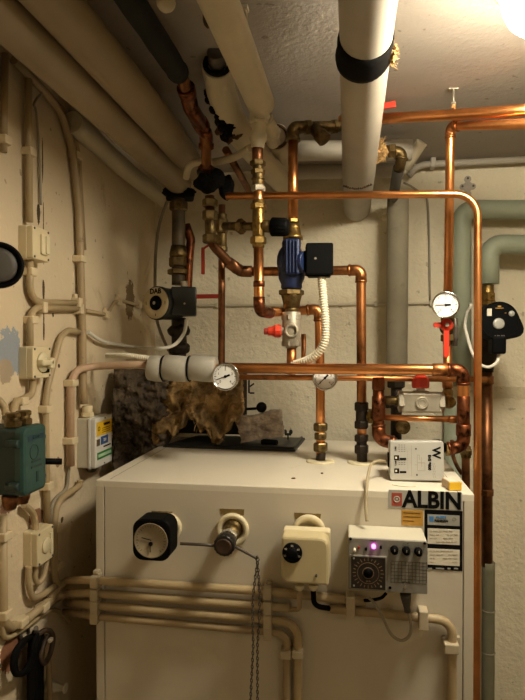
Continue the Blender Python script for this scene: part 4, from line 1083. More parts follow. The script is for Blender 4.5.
# D
pD = T('ceiling_pipe', V((.02, 1.1, CAM_Z+.4)), 'fat off white ceiling pipe with a torn black band', 'pipe')
dA, dB = V((.0265, .3, CAM_Z+.4655)), P(357, 205, 1.6)
dA = V((.024, -.85, CAM_Z+.4445))
dmid = V((.0227, .74, CAM_Z+.430))
MB().tube([dA, dmid, V((.0215, 1.2, CAM_Z+.392)), P(357, 208, 1.59)], .0365, .4, 32, wob=.012, sub=.03).o('tube', PAINTG, pD)
def Dpos(y):
    q = V((.0215, 1.2, CAM_Z+.392)); return dmid.lerp(q, (y-.74)/(.46))
axd = (Dpos(1.0)-Dpos(.9)).normalized()
b = MB()
pts = [Dpos(.80), Dpos(.815), Dpos(.83), Dpos(.845), Dpos(.858)]
b.sweep([p+V((-.001*i, 0, 0)) for i, p in enumerate(pts)], [.0385, .0405, .0398, .041, .038], 32, wob=.06)
b.o('black_band', BLACKMAT, pD)
b = MB(); b.lump(Dpos(.835)+V((.037, 0, -.008)), (.008, .016, .008), .6, 120, 3, 4)
for i in range(26):
    p = Dpos(random.uniform(.81, .86))+V((.036, 0, random.uniform(-.022, .004)))
    b.cyl(p, p+V((random.uniform(.003, .012), random.uniform(-.01, .01), random.uniform(-.008, .006))), .0006, 5)
b.o('frayed_lagging', STRAW, pD)
b = MB()
for py, x0, x1 in ((186, 344, 371),):
    for i in range(14):
        u = i/13; q = P(x0+(x1-x0)*u, py+3.5*math.sin(u*math.pi)-1.5*u, 1.268-.03*abs(2*u-1)*0)
        b.lump(q+V((0, .0, 0)), (.0028, .006, .0022), .5, 200, 1, i)
b.o('crack_patch', RUST, pD)
# E
pE = T('ceiling_pipe', P(240, 60, .85), 'white ceiling pipe leading down to the painted fittings', 'pipe')
eA, eB = P(218.5, 0, .70), P(261, 104, 1.01)
eN = V((eA.x-.03, -.85, CAM_Z+.445))
MB().tube([eN, eA, eB], [.0275, .0245], 0, 26, wob=.02, sub=.03).o('tube', PAINTW, pE)
MB().lump(P(207, 17, .74)+V((0, .0, -.004)), (.004, .012, .008), .4, 90, 3, 2).o('stain_patch', RUST, pE)
MB().cyl(P(254, 94, 1.0), P(254.4, 96, 1.0), .002, 6).o('drip', PAINTW, pE)
hk = T('ceiling_hook', P(246, 18, .80), 'small pale hook on the ceiling beside the white pipe', 'hook')
q = V((P(245, 20, .82).x, .82, ZC)); MB().box(q+V((0, 0, -.003)), (.01, .006, .014), .001).tube([q+V((0, 0, -.004)), q+V((.002, 0, -.03)), q+V((.006, -.004, -.04))], .003, .006, 10).o('hook_arm', PAINTW, hk)
# F
pF = T('branch_pipe', P(240, 120, 1.08), 'old white pipe from the ceiling with a rotten dark hole', 'pipe')
fpts = [P(217.5, 64, .955), P(219, 76, .985), P(223, 97, 1.02), P(235, 125, 1.08), P(262, 160, 1.2), P(286, 186, 1.33)]
b = MB(); b.sweep(b.spline(fpts, 8), [.0275, .0255], 24, wob=.05); b.o('tube', PAINTW, pF)
fx = (fpts[0]-fpts[1]).normalized()
MB().torus(fpts[0]+fx*.001, fx, .021, .0045, 24, 8).lump(fpts[0]+fx*.004+V((-.008, 0, .002)), (.012, .008, .008), .5, 90, 3, 4).o('dark_end', BLACKMAT, pF)
MB().cyl(fpts[0]-fx*.01, fpts[0]+fx*.03, .015, 18).o('inner_pipe', GREYMETAL, pF)
random.seed(5)
b = MB()
line = [(206.5, 93, 1.012), (209, 101, 1.018), (213, 109, 1.022), (218, 116, 1.03), (222, 123, 1.04), (227, 129, 1.052), (226, 134, 1.06), (230, 126, 1.05)]
for k, (x, y, yy) in enumerate(line):
    q = .55 if k < 4 else 1.0
    b.lump(P(x, y, yy), (.011*q, .008, .013*q), .55, 90, 3, k)
b.o('rotten_hole', BLACKMAT, pF)
b = MB()
for k, (x, y, yy) in enumerate(((229, 121, 1.057), (235, 126, 1.066), (235, 134, 1.075), (228, 138, 1.072), (221, 130, 1.06))):
    b.lump(P(x, y, yy), (.012, .008, .01), .6, 90, 3, k+20)
b.o('rust_rim', RUST, pF)
# I
pI = T('branch_pipe', P(279, 165, 1.4), 'short white pipe with an open cracked end behind the fittings', 'pipe')
MB().tube([P(276, 137, 1.20), P(282, 186, 1.59)], .0285, 0, 26, wob=.03, sub=.03).o('tube', PAINTW, pI)
MB().torus(P(276, 136.5, 1.197), P(282, 186, 1.59)-P(276, 137, 1.20), .0235, .0032, 24, 6).o('cracked_rim', RUST, pI)
# thin pale pipe
tag(MB().cord([P(186, 178, 1.2), P(189, 167, 1.18), P(197, 162.5, 1.165), P(215, 162, 1.15), P(235, 157, 1.12), P(251, 147.5, 1.06)], .0075, 12).o('thin_pipe', PAINTW), 'thin pale curved pipe passing behind the tarnished drop pipe', 'pipe')
# G horizontals
tag(MB().tube([P(286, 151, 1.33), P(412, 150, 1.33)], .0228, 0, 24, wob=.02, sub=.04).o('level_pipe', PAINTG), 'upper level white pipe passing behind the fat ceiling pipe', 'pipe', 'level white pipes by the rear wall')
tag(MB().tube([P(275, 172.5, 1.52), P(404, 170, 1.52)], .019, 0, 24, wob=.02, sub=.04).o('level_pipe', PAINTG), 'lower level white pipe against the rear wall', 'pipe', 'level white pipes by the rear wall')
# straw + brass elbow + white stub
be = T('brass_elbow', P(402, 152, 1.27), 'old brass elbow above the grey wrapped pipe', 'elbow')
MB().tube([P(381, 150, 1.26), P(403, 152.5, 1.26), P(399, 170, 1.28)], .0115, .012, 16).nut(P(392, 151, 1.26), X, .016, .016).torus(P(401, 158.5, 1.268), V((-.2, .1, -1)), .0135, .0028, 18, 8).o('body', BRASS_OLD, be)
MB().cyl(P(398.5, 168, 1.28), P(393, 198, 1.45), .0125, 14).o('down_tail', GREYFACE, be)
b = MB(); b.lump(P(379, 150, 1.255), (.016, .014, .022), .6, 70, 4, 3)
for i in range(40):
    p = P(379+random.uniform(-5, 4), 150+random.uniform(-12, 12), 1.24); b.cyl(p, p+V((random.uniform(-.012, .014), random.uniform(-.008, .004), random.uniform(-.015, .015))), .0006, 5)
b.o('straw_lagging', STRAW, be)
wst = P(410, 160, 1.36)
tag(MB().tube([P(405, 168, 1.36), P(422, 142, 1.33)], .0135, 0, 18).o('pipe_stub', PAINTW), 'white pipe stub slanting up into the ceiling beside the brass elbow', 'pipe')
# H grey wrapped
gh = T('wrapped_pipe', P(398, 400, 1.5), 'thick grey wrapped vertical pipe on the rear wall', 'pipe')
MB().tube([P(398, 196, 1.5), P(396.5, 375, 1.5)], pm(10.6, 398, 1.5), 0, 24, wob=.02, sub=.02).o('cover', GREYWRAP, gh)
MB().cyl(P(396.5, 373, 1.5), P(396, 440, 1.5), .014, 16).nut(P(396.2, 384, 1.5), Z, .02, .024).nut(P(396, 402, 1.5), Z, .03, .026).cyl(P(395, 402, 1.5), P(386, 402, 1.47), .016, 14).o('lower_fitting', BLACK_IRON, gh)
MB().rev(P(403, 427, 1.38), V((-.1, -1, .1)), [(-.03, .012), (-.004, .014), (0, .017), (.006, .017), (.009, .012), (.009, .006), (.006, 0)], 20).o('drain_cap', BRASS_OLD, gh)
MB().lump(P(395, 366, 1.49), (.016, .018, .01), .3, 60, 3, 5).o('lagging_end', GREYWRAP, gh)

# black foam pipe
fm = T('foam_pipe', P(150, 30, .8), 'black foam covered pipe slanting along the ceiling', 'pipe')
fA, fB = P(131, 0, .70), P(178.5, 73, .925)
MB().tube([V((fA.x-.05, -.85, fA.z-.01)), fA, fB], [.0215, .0178], .2, 22, wob=.06, sub=.02).o('foam_cover', FOAM, fm)
MB().cyl(fB-(fB-fA).normalized()*.01, fB+(fB-fA).normalized()*.004, .0185, 20, .012).o('foam_end', FOAM, fm)
# shapes behind the black foam: ceiling strip and a white knob at the top edge
tag(MB().box(P(119, 30, .9)+V((0, 0, .0)), (.012, .02, .1), .003, (V((.8, .5, 0)).normalized(), Z, V((.5, -.8, 0)).normalized())).o('ceiling_bracket', PAINTTAN), 'short tan bracket under the ceiling between tan pipe and black foam', 'bracket')
q = P(166, 2, .70); kb = V((q.x, q.y, q.z))
tag(MB().cyl(kb, V((kb.x+.0, kb.y, ZC)), .006, 12).ball(kb+V((0, 0, -.0)), .0125, 16).o('ceiling_pipe_end', PAINTW), 'small white rounded pipe end under the ceiling beside the black foam', 'pipe end')

# top right copper
c3 = pipe('bright copper pipe running under the ceiling from the fat white pipe', [P(340, 120.5, 1.22), P(452, 115, 1.14), P(560, 108, .99)], .0103, COPPER, .3)
hg = T('pipe_hanger', V((P(454, 100, 1.14).x, 1.14, ZC)), 'small hanger holding the bright copper pipe to the ceiling', 'hanger')
hz = P(453.5, 115, 1.139)
MB().torus(hz, V((1, -.15, 0)), .0122, .0016, 22, 6).box(hz+V((0, 0, .017)), (.008, .013, .003), .0008).o('strap', COPPER_OLD, hg)
MB().cyl(V((hz.x, hz.y, hz.z+.018)), V((hz.x, hz.y, ZC)), .002, 8).nut(V((hz.x, hz.y, hz.z+.022)), Z, .004, .005).box(V((hz.x, hz.y, ZC-.0015)), (.02, .003, .008), .001).o('rod', NICKEL, hg)
MB().rslab(P(387.5, 106, 1.17), pm(16, 389, 1.16), pm(6, 389, 1.16), .006, .001, (V((.98, 0, .12)), V((-.12, 0, .98)), -Y_), .001).cyl(P(381, 107, 1.175), P(381, 117, 1.185), .003, 8).o('red_lever', RED, c3)

# ceiling conduit on the rear wall
cc_ = T('conduit_pipe', P(430, 163, 1.55), 'pale conduit along the top of the rear wall above the green pipes', 'conduit')
MB().tube([P(409, 176, 1.56), P(415, 168, 1.56), P(424, 164.5, 1.56), P(560, 158, 1.56)], .0085, .03, 14).o('tube', PAINTG, cc_)
MB().box(P(432.5, 163.6, 1.565), (.014, .026, .03), .003).o('clip', PAINTG, cc_)
tag(MB().cord([P(404, 183, 1.55), P(412, 187, 1.58), P(422, 195, 1.592), P(428, 208, 1.595), P(430, 300, 1.596)], .003, 8).o('wall_cable', CABLEG), 'thin grey cable curving down the rear wall beside the wrapped pipe', 'cable')
ap = T('anchor_plate', B(467.5, 187), 'small grey four lobed anchor plate on the rear wall', 'plate')
b = MB(); c = B(467.5, 187)
for k, (dx, dz, r) in enumerate(((0, .02, .009), (-.013, 0, .008), (.013, 0, .008), (0, 0, .013), (0, -.02, .009))): disc(b, V((c.x+dx, YB+.001, c.z+dz)), -Y_, r, .005+.0005*k, 18)
b.o('plate', mat('anchor grey', '#a3998a', .6, 0, .2, 40), ap)
b = MB()
for dx, dz in ((-.014, .001), (.014, .001), (0, .022)): disc(b, V((c.x+dx, YB-.005, c.z+dz)), -Y_, .003, .0012, 12)
b.o('screw', GREYFACE, ap)

# green pipes
GG = 'sage green covered pipes'
gx = P(461.5, 300, 1.535)
g_1 = MB().tube([P(600, 210, 1.535), P(461.5, 209.5, 1.535), P(461.5, 386, 1.535)], pm(11.5, 465, 1.535)*.82, .03, 24).o('green_pipe', GREENPIPE)
tag(g_1, 'sage green covered pipe, the upper level run turning down behind the copper riser', 'pipe', GG)
tag(MB().tube([P(453, 398, 1.575), V((P(453, 449, 1.575).x, 1.575, .02))], pm(9, 455, 1.535), 0, 20).o('green_pipe', GREENPIPE), 'narrower sage green covered pipe running down behind the brass elbow', 'pipe', GG)
g2_ = T('green_pipe', P(489, 286, 1.50), 'sage green covered pipe, lower level run turning down to the black pump', 'pipe', GG)
MB().tube([P(600, 246, 1.50), P(489, 244, 1.50), P(489, 284, 1.50)], pm(9.6, 489, 1.50), .03, 24).o('cover', GREENPIPE, g2_)
Yb_ = 1.38
bp = T('circulation_pump', P(490, 330, 1.50), 'black circulation pump with round face below the green pipe', 'pump', 'circulation pumps')
MB().nut(P(488, 297, 1.50), Z, .022, .0185).cyl(P(488, 285, 1.50), P(488, 310, 1.50), .0145, 16).nut(P(488, 303, 1.50), Z, .012, .0205).o('union', BRASS, bp)
MB().rev(P(487.5, 372, 1.50), Z, [(0, .014), (.02, .016), (.045, .028), (.075, .03), (.11, .026), (.135, .018), (.15, .016)], 22).o('volute', BLACK_IRON, bp)
fp = P(499.5, 321, 1.33); nP = V((.05, -1, .03)).normalized(); aP = basis(nP); RP = pm(19.5, 500, 1.33)
o = []
for i in range(40):
    a = 2*math.pi*i/40; k = 1.0
    a_deg = math.degrees(a)
    k += .34*math.exp(-((((a_deg+180+28) % 360)-180)/24)**2)
    o.append(fp+aP[0]*math.cos(a)*RP*.98*k+aP[1]*math.sin(a)*RP*k)
b = MB(); b.prism(o, -nP*.05); b.rev(fp-nP*.045, -nP, [(0, RP*.9), (.03, RP*.8)], 24); b.o('motor_head', BLACK, bp)
MB().torus(fp, nP, RP*.93, .0012, 36, 6).o('face_rim', BLACKMAT, bp)
MB().rev(fp+aP[0]*-.002+aP[1]*-.006, nP, [(0, RP*.29), (.003, RP*.28), (.004, RP*.18), (.0036, 0)], 24).o('face_cap', SILVERLBL, bp)
MB().rev(fp+aP[0]*RP*.6+aP[1]*RP*.38, nP, [(0, RP*.15), (.002, RP*.14), (.002, 0)], 16).o('button', SILVERLBL, bp)
MB().box(fp-aP[0]*RP*.5+aP[1]*RP*.45+nP*.0004, (RP*.24, RP*.38, .001), .0003, aP).o('face_sticker', PAPER, bp)
b = MB(); q = fp+aP[1]*RP*.66+nP*.0005; b.box(q, (RP*.42, .0016, .0006), 0, aP).box(q+aP[1]*.004, (RP*.16, .003, .0006), 0, aP).box(q+aP[0]*RP*.3-aP[1]*RP*.25, (.004, .0014, .0006), 0, aP)
b.o('gold_mark', YELLOWOLD, bp)
text('I II III', RP*.24, fp-aP[1]*RP*.82+nP*.0006, aP, SILVERLBL, bp)
MB().box(P(497, 345, 1.345), (.03, .04, .045), .005).o('terminal_block', BLACK, bp)
tag(MB().cord([P(499, 352, 1.345), P(497, 362, 1.335), P(489, 367, 1.33), P(480, 364, 1.33), P(472, 352, 1.34), P(467, 335, 1.38), P(465, 325, 1.40), P(467, 313, 1.50), P(471, 305, 1.5), P(466, 302, 1.58)], .0036, 10).o('pump_lead', CABLEW),
    'white lead looping under the black pump below the green pipe', 'cable')
rp2 = pipe('dark copper pipe dropping from the black pump to the grey cover', [P(487, 372, 1.50), P(487, 566, 1.50)], .0135, COPPER_DARK, 0)
MB().cyl(P(487, 376, 1.50), P(487, 384, 1.50), .0165, 16).nut(P(487, 492, 1.50), Z, .016, .018).o('union', COPPER_DARK, rp2)
q = P(488.5, 562, 1.50)
gw = T('wrapped_pipe', V((q.x, q.y, .02)), 'grey wrapped pipe low on the rear wall beside the boiler', 'pipe')
b = MB(); b.tube([V((q.x, q.y, q.z)), V((q.x, q.y, .02))], pm(6.2, 488, 1.50), 0, 20, wob=.05, sub=.02); b.o('cover', mat('grey green lagging', '#706c55', .8, 0, .15, 20, bump=.3, bs=60), gw)
b = MB()
for py in (652, 610): b.torus(P(488.5, py, 1.50), Z, pm(6.1, 488, 1.50), .0018, 20, 6)
b.o('tie', GREYWRAP, gw)
# thin rear wall conduit with clips
wc = T('wall_conduit', B(300, 304), 'thin cream conduit running level along the rear wall', 'conduit')
MB().tube([B(152, 306, .008), B(200, 305.5, .006), B(320, 305, .006), B(432, 303, .006), B(440, 303, .006)], .0042, .02, 10).o('tube', PAINTW, wc)
for px in (217, 261, 376, 431): MB().box(B(px, 305.2-(px-217)*.008, .006), (.009, .015, .013), .002).o('clip', PAINTW, wc)

# ------------------------------------------------------------------ side wall: conduits
SG = 'painted conduits on the side wall'
def wallrun(label, pts, r, clips=(), m=CONDUIT, bend=.03, name='wall_conduit', cord=False):
    w = [W(px, py, d) if not isinstance(px, Vector) else px for (px, py, d) in pts]
    t = T(name, w[-1], label, 'conduit', SG)
    b = MB()
    if cord: b.cord(w, r, 12)
    else: b.tube(w, r, bend, 14)
    b.o('tube', m, t)
    for (px, py, along) in clips:
        c = W(px, py, r+.003)
        s = (.014, 2*r+.008, 2*r+.007) if along == 'h' else (2*r+.008, .014, 2*r+.007)
        bb = MB(); bb.box(c, s, .002, SIDE)
        ear = V((0, 0, r+.007)) if along == 'h' else V((0, r+.007, 0))
        bb.box(c+ear-V((r*.6, 0, 0)), (.01, .01, .008), .002, SIDE)
        bb.o('clip', CLIP, t)
    return t
r7 = .0062
wallrun('upright conduit dropping into the upper switch from the ceiling corner', [(28.5, 58, .011), (28.5, 120, .011), (29.5, 222, .011)], r7, ((29, 152, 'v'),))
wallrun('short upright conduit with rounded top end high on the side wall', [(5, 54, .008), (3.5, 152, .008)], .0058, ((3.8, 140, 'v'),), CONDUITD)
MBk = wallrun('long conduit curving from the ceiling corner down to the labelled box', [(14, 60, .012), (45, 92, .012), (62, 112, .012), (73, 152, .012), (79, 210, .012), (82.5, 330, .012), (83, 385, .0135), (84, 404, .0175)], .0078, ((75.5, 156, 'v'), (79.5, 259, 'v')), CONDUITD, .08)
wallrun('slim conduit behind the long curved one near the ceiling', [(16, 64, .006), (52, 98, .006), (66, 112, .006), (79, 152, .006), (84.5, 250, .006)], .004, (), CONDUITD, .05)
wallrun('thin hanging wire beside the upright conduit on the upper side wall', [(47, 90, .01), (40, 95, .012), (34, 104, .008), (36, 112, .006), (39, 150, .005), (41, 205, .005)], .0022, (), CABLEG, cord=True)
wallrun('conduit from under the upper switch bending level to the long upright', [(30, 257, .011), (30, 302, .011), (78, 303, .009)], r7, ((30.5, 272, 'v'), (77, 302.8, 'h')), bend=.03)
wallrun('conduit rising from the lower switch and bending level below its twin', [(30, 346, .011), (30, 307.5, .011), (79, 308.8, .009)], r7, ((31, 320, 'v'), (41.5, 307.5, 'h'), (78.5, 309, 'h')), bend=.03)
wallrun('thin white cable jogging along the side wall toward the corner', [(86, 310.5, .006), (105, 314.5, .006), (110, 310, .006), (114, 302.5, .006), (120, 300.5, .006), (141, 305.5, .006), (152, 307, .008)], .0042, ((106, 314.5, 'h'), (118.5, 301, 'h'), (139, 305, 'h')), CONDUIT, bend=.015)
wallrun('conduit arching from the pump cable down to the lower cream box', [(79, 332, .01), (68, 330, .01), (60, 338, .01), (54, 362, .01), (48, 385, .01), (45.5, 405, .01), (46.5, 470, .01), (47.5, 532, .01)], r7, ((45.5, 409, 'v'), (46.5, 486, 'v')), bend=.04)
wallrun('bent conduit leading from the wrapped pipe down past the labelled box', [(V(P(150, 364.5, 1.11)), 0, 0), (V(P(122, 365, 1.12)), 0, 0), (92, 366.5, .03), (76, 370, .016), (70.5, 384, .012), (70.5, 466, .012)], .0078, ((71, 383, 'v'), (70.5, 440.5, 'v')), mat('pinkish conduit', '#b5977a', .5, 0, .12, 14), bend=.035)
wallrun('thin dark cable below the bent conduit beside the labelled box', [(69, 464, .006), (68, 478, .006), (66, 489, .006), (57, 497, .006), (52.5, 505, .006), (51, 518, .006), (51.5, 560, .006), (54, 575, .006)], .0034, (), CABLEG, cord=True)
wallrun('conduit from under the labelled box curving down the side wall', [(80, 480, .012), (79, 486, .012), (69, 493, .012), (60, 501, .012), (55.5, 514, .012), (54.5, 540, .012), (55, 574, .012), (60, 590, .012)], .0064, ((55.5, 528, 'v'), (56, 566, 'v')), cord=True)
wallrun('upper bent conduit dropping from the lower switch to the green box', [(33, 380, .012), (31, 394, .012), (21, 400, .012), (15.5, 404, .012), (13.5, 417, .02)], r7, ((21, 401, 'v'),), cord=True)
wallrun('lower bent conduit reaching the green box glands from the frame edge', [(-6, 396, .012), (0, 402, .014), (5, 409, .02), (6, 418, .03)], r7, (), cord=True)
wallrun('upright conduit below the green box at the frame edge, swinging to the boiler', [(2.5, 515, .01), (3.5, 622, .01), (12, 628, .01), (45, 606, .01), (60, 597, .012)], .0072, ((3, 536, 'v'), (4, 614, 'v'), (20, 622, 'v'), (42, 607, 'v')), bend=.025)
wallrun('slim conduit below the upright one, curving along to the boiler', [(1.5, 620, .007), (4, 636, .007), (12, 636, .007), (30, 624, .007), (46, 612, .007), (58, 611, .007), (70, 622, .02)], .0042, (), cord=True)
wallrun('short conduit hanging from the lower cream box and turning up again', [(28.5, 566, .012), (29, 585, .012), (33, 597, .012), (42, 595, .012), (55, 586, .012)], .0058, (), cord=True)
wallrun('curled cable loop under the lower cream box', [(47, 556, .012), (46, 566, .014), (43, 578, .014), (38, 583, .012), (35, 577, .012), (36, 566, .014)], .0048, (), cord=True)
wallrun('thin conduit below the green box going down into the lower cream box', [(24, 505, .012), (32, 512, .012), (35, 521, .012), (36, 531, .014)], .0058, (), cord=True)

# ------------------------------------------------------------------ side wall boxes
def wallbox(name, label, cat, pxn, pxc, pxf, yt, yb, m, group=None, fm=None):
    """pxn near edge on the wall, pxc near front corner, pxf far front corner, yt/yb at the front near corner"""
    y0 = W(pxn, 0).y; xf = P(pxc, 300, y0).x; r = ray(pxf, 300); y1 = xf/(r.x/r.y)
    zt_, zb_ = P(pxc, yt, y0).z, P(pxc, yb, y0).z
    c = V((XW, (y0+y1)/2, (zt_+zb_)/2)); w, h, d = y1-y0, zt_-zb_, xf-XW
    t = T(name, c, label, cat, group)
    return t, c, w, h, d
GS = 'cream switch boxes on the side wall'
def switch(label, a, style):
    t, c, w, h, d = wallbox('switch_box', label, 'switch', *a, CREAMBOX, GS)
    MB().rslab(c+X*.0005, w, h, d*.55, .003, SIDE, .0008).o('base', CREAMBOX, t)
    MB().rslab(c+X*d*.56, w*.98, h*.98, d*.44, .004, SIDE, .002).o('cover', CREAMBOX, t)
    f = c+X*(d+.0002)
    if style == 'rocker':
        MB().rslab(f+V((0, w*.12, 0)), w*.42, h*.62, .004, .003, SIDE, .001).rslab(f+V((.003, w*.2, -.0)), w*.2, h*.55, .004, .002, SIDE, .001).o('rocker', IVORY, t)
    elif style == 'rotary':
        MB().rev(f, X, [(0, w*.3), (.003, w*.28), (.003, 0)], 20).o('dial_plate', IVORY, t)
        MB().box(f+V((.007, -.0, 0)), (w*.62, .011, .012), .003, SIDE).box(f+V((.007, w*.25, -.002)), (.014, .02, .012), .003, SIDE).o('turn_handle', IVORY, t)
        MB().rslab(f+V((0.0005, w*.15, -h*.27)), w*.4, h*.12, .0012, .001, SIDE, .0003).o('dark_slot', INK, t)
    else:
        MB().rev(f, X, [(0, w*.24), (.002, w*.25), (.003, w*.23), (.003, 0)], 24).o('round_plug', IVORY, t)
        MB().rslab(f+V((0, w*.3, 0)), w*.16, h*.6, .003, .002, SIDE, .001).o('edge_key', IVORY, t)
    b = MB()
    for sy, sz in ((-.4, .42), (.4, .42), (-.4, -.42), (.4, -.42)): disc(b, f+V((-.0003, w*sy, h*sz)), X, .0022, .001, 10)
    b.o('screw', GREYFACE, t)
switch('upper of the cream switch boxes, with a broad rocker, below the tan pipes', (17, 33, 50, 224.5, 258.5), 'rocker')
switch('middle cream switch box with a turn handle, above the dark green box', (17, 32.5, 51, 346.5, 379.5), 'rotary')
switch('lowest cream box with a round plug, below the dark green box', (20.5, 36.5, 53, 533, 568.5), 'plug')
# labelled box
t, c, w, h, d = wallbox('junction_box', 'light grey junction box with yellow and green label stickers', 'box', 75, 95, 112, 418, 470, GREYBOX)
MB().rslab(c+X*.0005, w*.96, h*.97, d*.62, .003, SIDE, .001).o('base', GREYBOX, t)
MB().rslab(c+X*d*.62, w, h, .004, .003, SIDE, .001).o('rim', WHITEBOX, t)
MB().rslab(c+X*(d*.62+.004), w*.97, h*.97, d*.38-.004, .004, SIDE, .0025).o('lid', WHITEBOX, t)
f = c+X*(d+.0001)
def lab(y0, y1, z0, z1, m, nm, off=0): MB().rslab(f+V((off, w*(y0+y1)/2, h*(z0+z1)/2)), w*(y1-y0), h*(z1-z0), .0006, .0005, SIDE, .0001).o(nm, m, t)
lab(-.44, .44, .13, .40, YELLOW, 'yellow_label')
lab(-.44, -.26, -.06, .07, mat('brown label', '#5a4a38', .5), 'brown_label'); lab(-.2, .22, -.06, .1, BLUE, 'blue_label')
lab(-.4, .44, -.33, -.19, GREENLBL, 'green_label'); lab(-.36, .40, -.29, -.23, mat('pale green label', '#a8c4a0', .5), 'green_label_strip', .0004)
b = MB(); b.torus(f+V((.0008, -w*.32, h*.27)), X, .0042, .0007, 16, 6); b.o('lightning_ring', INK, t)
SX = SIDE
text('VARNING', .0075, f+V((.0008, w*.14, h*.33)), SX, INK, t, bold=.0003, sx=1.0)
b = MB()
for k in range(3): b.box(f+V((.0008, w*.1, h*(.26-.04*k))), (w*.46, .0011, .0004), 0, SIDE)
b.o('label_print', INK, t)
MB().box(f+V((.0006, w*.16, -h*.11)), (w*.42, .003, .0004), 0, SIDE).o('small_print', INK, t)
text('220', .009, f+V((.0008, w*.02, h*.02)), SX, PAPER, t)
b = MB()
for y_, z_ in ((.05, .45), (0, -.44)): disc(b, f+V((-.0002, w*y_, h*z_)), X, .0018, .0008, 10)
b.o('screw', INK, t)
b = MB(); gz = c+V((d*.42, -w*.33, h/2)); b.nut(gz+V((0, 0, .005)), Z, .01, .0135).cyl(gz, gz+V((0, 0, .024)), .011, 16); b.o('top_gland', CREAMBOX, t)
b = MB(); gz = c+V((d*.3, 0, -h/2)); b.rev(gz, -Z, [(0, .013), (.008, .012), (.014, .008)], 16); b.o('bottom_gland', GREYFACE, t)
# green box
t, c, w, h, d = wallbox('motor_starter', 'dark green enamelled switch box with clasps and a side lever', 'switch box', -46, 14, 45, 427, 499, GREENBOX)
c = V((XW, .789, (P(18, 430, .744).z+P(18, 501, .744).z)/2)); w, h, d = .064, P(18, 430, .744).z-P(18, 501, .744).z, .098
t.location = c
MB().rslab(c+X*.001, w*.95, h*.97, d*.84, .006, SIDE, .001).o('base', GREENDK, t)
MB().rslab(c+X*d*.855, w, h, d*.145, .010, SIDE, .006, 8).o('lid', GREENBOX, t)
f = c+X*(d+.0002)
MB().box(f+V((0, 0, h*.33)), (w*.66, .008, .0008), .0003, SIDE).o('top_plate', mat('bluish plate', '#1c3340', .5), t)
text('SKYDD', .0065, f+V((.0008, 0, h*.33)), SIDE, GREENBOX, t)
b = MB(); b.torus(f+V((.0, -w*.08, h*.12)), X, .011, .0007, 24, 6)
for z_, ww in ((-.02, .4), (-.1, .44)): b.box(f+V((.0002, w*.02, h*z_)), (w*ww, .003, .0006), 0, SIDE)
b.box(f+V((.0002, w*.06, -h*.26)), (.006, .016, .0008), .0006, SIDE); b.o('embossing', GREENDK, t)
for sz in (.28, -.33):
    for sy in (-1, 1):
        q = c+V((d*.86, sy*(w/2+.003), sz*h))
        MB().rev(q+V((-.012, 0, 0)), X, [(0, .0055), (.018, .0055), (.02, .004)], 12).box(q, (.008, .012, .016), .002, SIDE).o('clasp', GREENDK, t)
a = c+V((d*.8, w/2, -.012)); MB().cyl(a, a+V((0, .01, 0)), .006, 12).tube([a+V((0, .008, 0)), a+V((.012, .02, -.002)), a+V((.028, .03, -.004))], .005, .006, 10).o('side_lever', BLACK, t)
b = MB()
for dy in (-.015, .013):
    q = c+V((d*.72, dy, h/2)); b.nut(q+V((0, 0, .004)), Z, .01, .0125).cyl(q, q+V((0, 0, .018)), .0095, 16).nut(q+V((0, 0, .017)), Z, .007, .0115)
b.o('cable_gland', BRASS_OLD, t)
b = MB()
for dy in (-.02, .012): b.rev(c+V((d*.7, dy, -h/2)), -Z, [(0, .012), (.012, .011), (.02, .008)], 14)
b.o('bottom_gland', COPPER_DARK, t)
# round dish at the frame edge
dc_ = P(-1, 265, .74); nq = V((.5, -.86, 0)).normalized()
nq = V((.60, -.80, 0)).normalized()
ds = T('round_dial', dc_, 'round grey faced dial with a thick black rim on the side wall', 'dial')
R = pm(23, 0, .74)
MB().rev(dc_-nq*.012, nq, [(0, R*.9), (.004, R), (.012, R*1.02), (.016, R*.98), (.017, R*.9), (.012, R*.8), (.010, R*.78), (.010, 0)], 36).o('rim', BLACK, ds)
MB().rev(dc_-nq*.0015, nq, [(0, R*.77), (.003, R*.72), (.0045, R*.5), (.005, 0)], 32).o('face', GREYFACE, ds)
MB().cyl(dc_-nq*.012, V((XW, dc_.y+.03, dc_.z)), .02, 16).o('wall_stem', BLACK, ds)

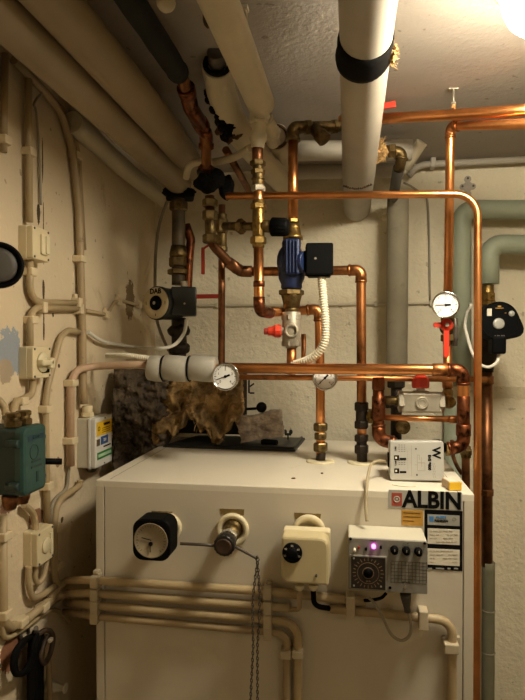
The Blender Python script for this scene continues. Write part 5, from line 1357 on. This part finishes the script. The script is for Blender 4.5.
# hanging black cable coil
hc = T('cable_coil', W(32, 650, .02), 'coil of black cable hanging on the side wall near the floor conduits', 'cable')
b = MB()
for k, (dx, dd, s) in enumerate(((0, .018, 1.0), (1.5, .025, .94), (-1, .03, 1.05))):
    b.cord([W(38+dx, 636, dd), W(28+dx, 638*s+638*(1-s), dd), W(17+dx, 650, dd), W(13.5+dx, 664, dd), W(17+dx, 674, dd), W(25+dx, 671, dd), W(31+dx, 660, dd+.004), W(34+dx, 645, dd+.006), W(38+dx, 633, dd+.006)], .0044, 10)
b.o('loop', BLACKMAT, hc)
b = MB()
for k, px in enumerate((30.5, 34, 37.5, 40.5)):
    b.cord([W(36+k*1.5, 632, .024), W(px+1, 645, .028), W(px, 670, .026), W(px, 730, .024)], .0062, 10)
b.o('hanging_strands', BLACKMAT, hc)
b = MB(); b.cord([W(37, 635, .03), W(45, 630.5, .034), W(51, 632, .034), W(53, 640, .034), W(50, 654, .034), W(45, 663, .034), W(41, 658, .034), W(43, 646, .034), W(48, 636, .034)], .0046, 10)
b.o('small_loop', mat('brown cable', '#4a3b2c', .5), hc)
MB().cord([W(48, 658, .03), W(49, 675, .028), W(51, 735, .026)], .0052, 10).o('tan_tail', CONDUITD, hc)
MB().box(W(50.5, 640, .046), (.01, .006, .006), .001, SIDE).o('white_plug', PAPER, hc)
MB().rev(W(48, 686.5, .004), X, [(0, .013), (.004, .013), (.03, .005), (.034, .009), (.036, .008)], 16).o('white_clip', PAPER, hc)
hk2 = MB(); hk2.tube([W(36, 628, -.002), W(36, 634, .03), W(36, 628, .042)], .004, .006, 10)
tag(hk2.o('wall_hook', GREYMETAL), 'metal hook on the side wall holding the black cable coil', 'hook')
for px, py, lab_ in ((28.5, 629, 'small dark peg beside the black cable coil on the side wall'), (21, 638, 'small dark peg lower beside the black cable coil')):
    tag(MB().cyl(W(px, py+4, .002), W(px, py-3.5, .006), .0028, 8).o('wall_peg', GREYFACE), lab_, 'peg')

# ------------------------------------------------------------------ world and view
w = bpy.data.worlds.new('world'); SC.world = w; w.use_nodes = True
w.node_tree.nodes['Background'].inputs[0].default_value = (.02, .018, .015, 1)
SC.view_settings.view_transform = 'Standard'
SC.view_settings.look = 'None'
SC.view_settings.exposure = 1.3
SC.view_settings.gamma = 1.0
SC.view_settings.use_curve_mapping = False
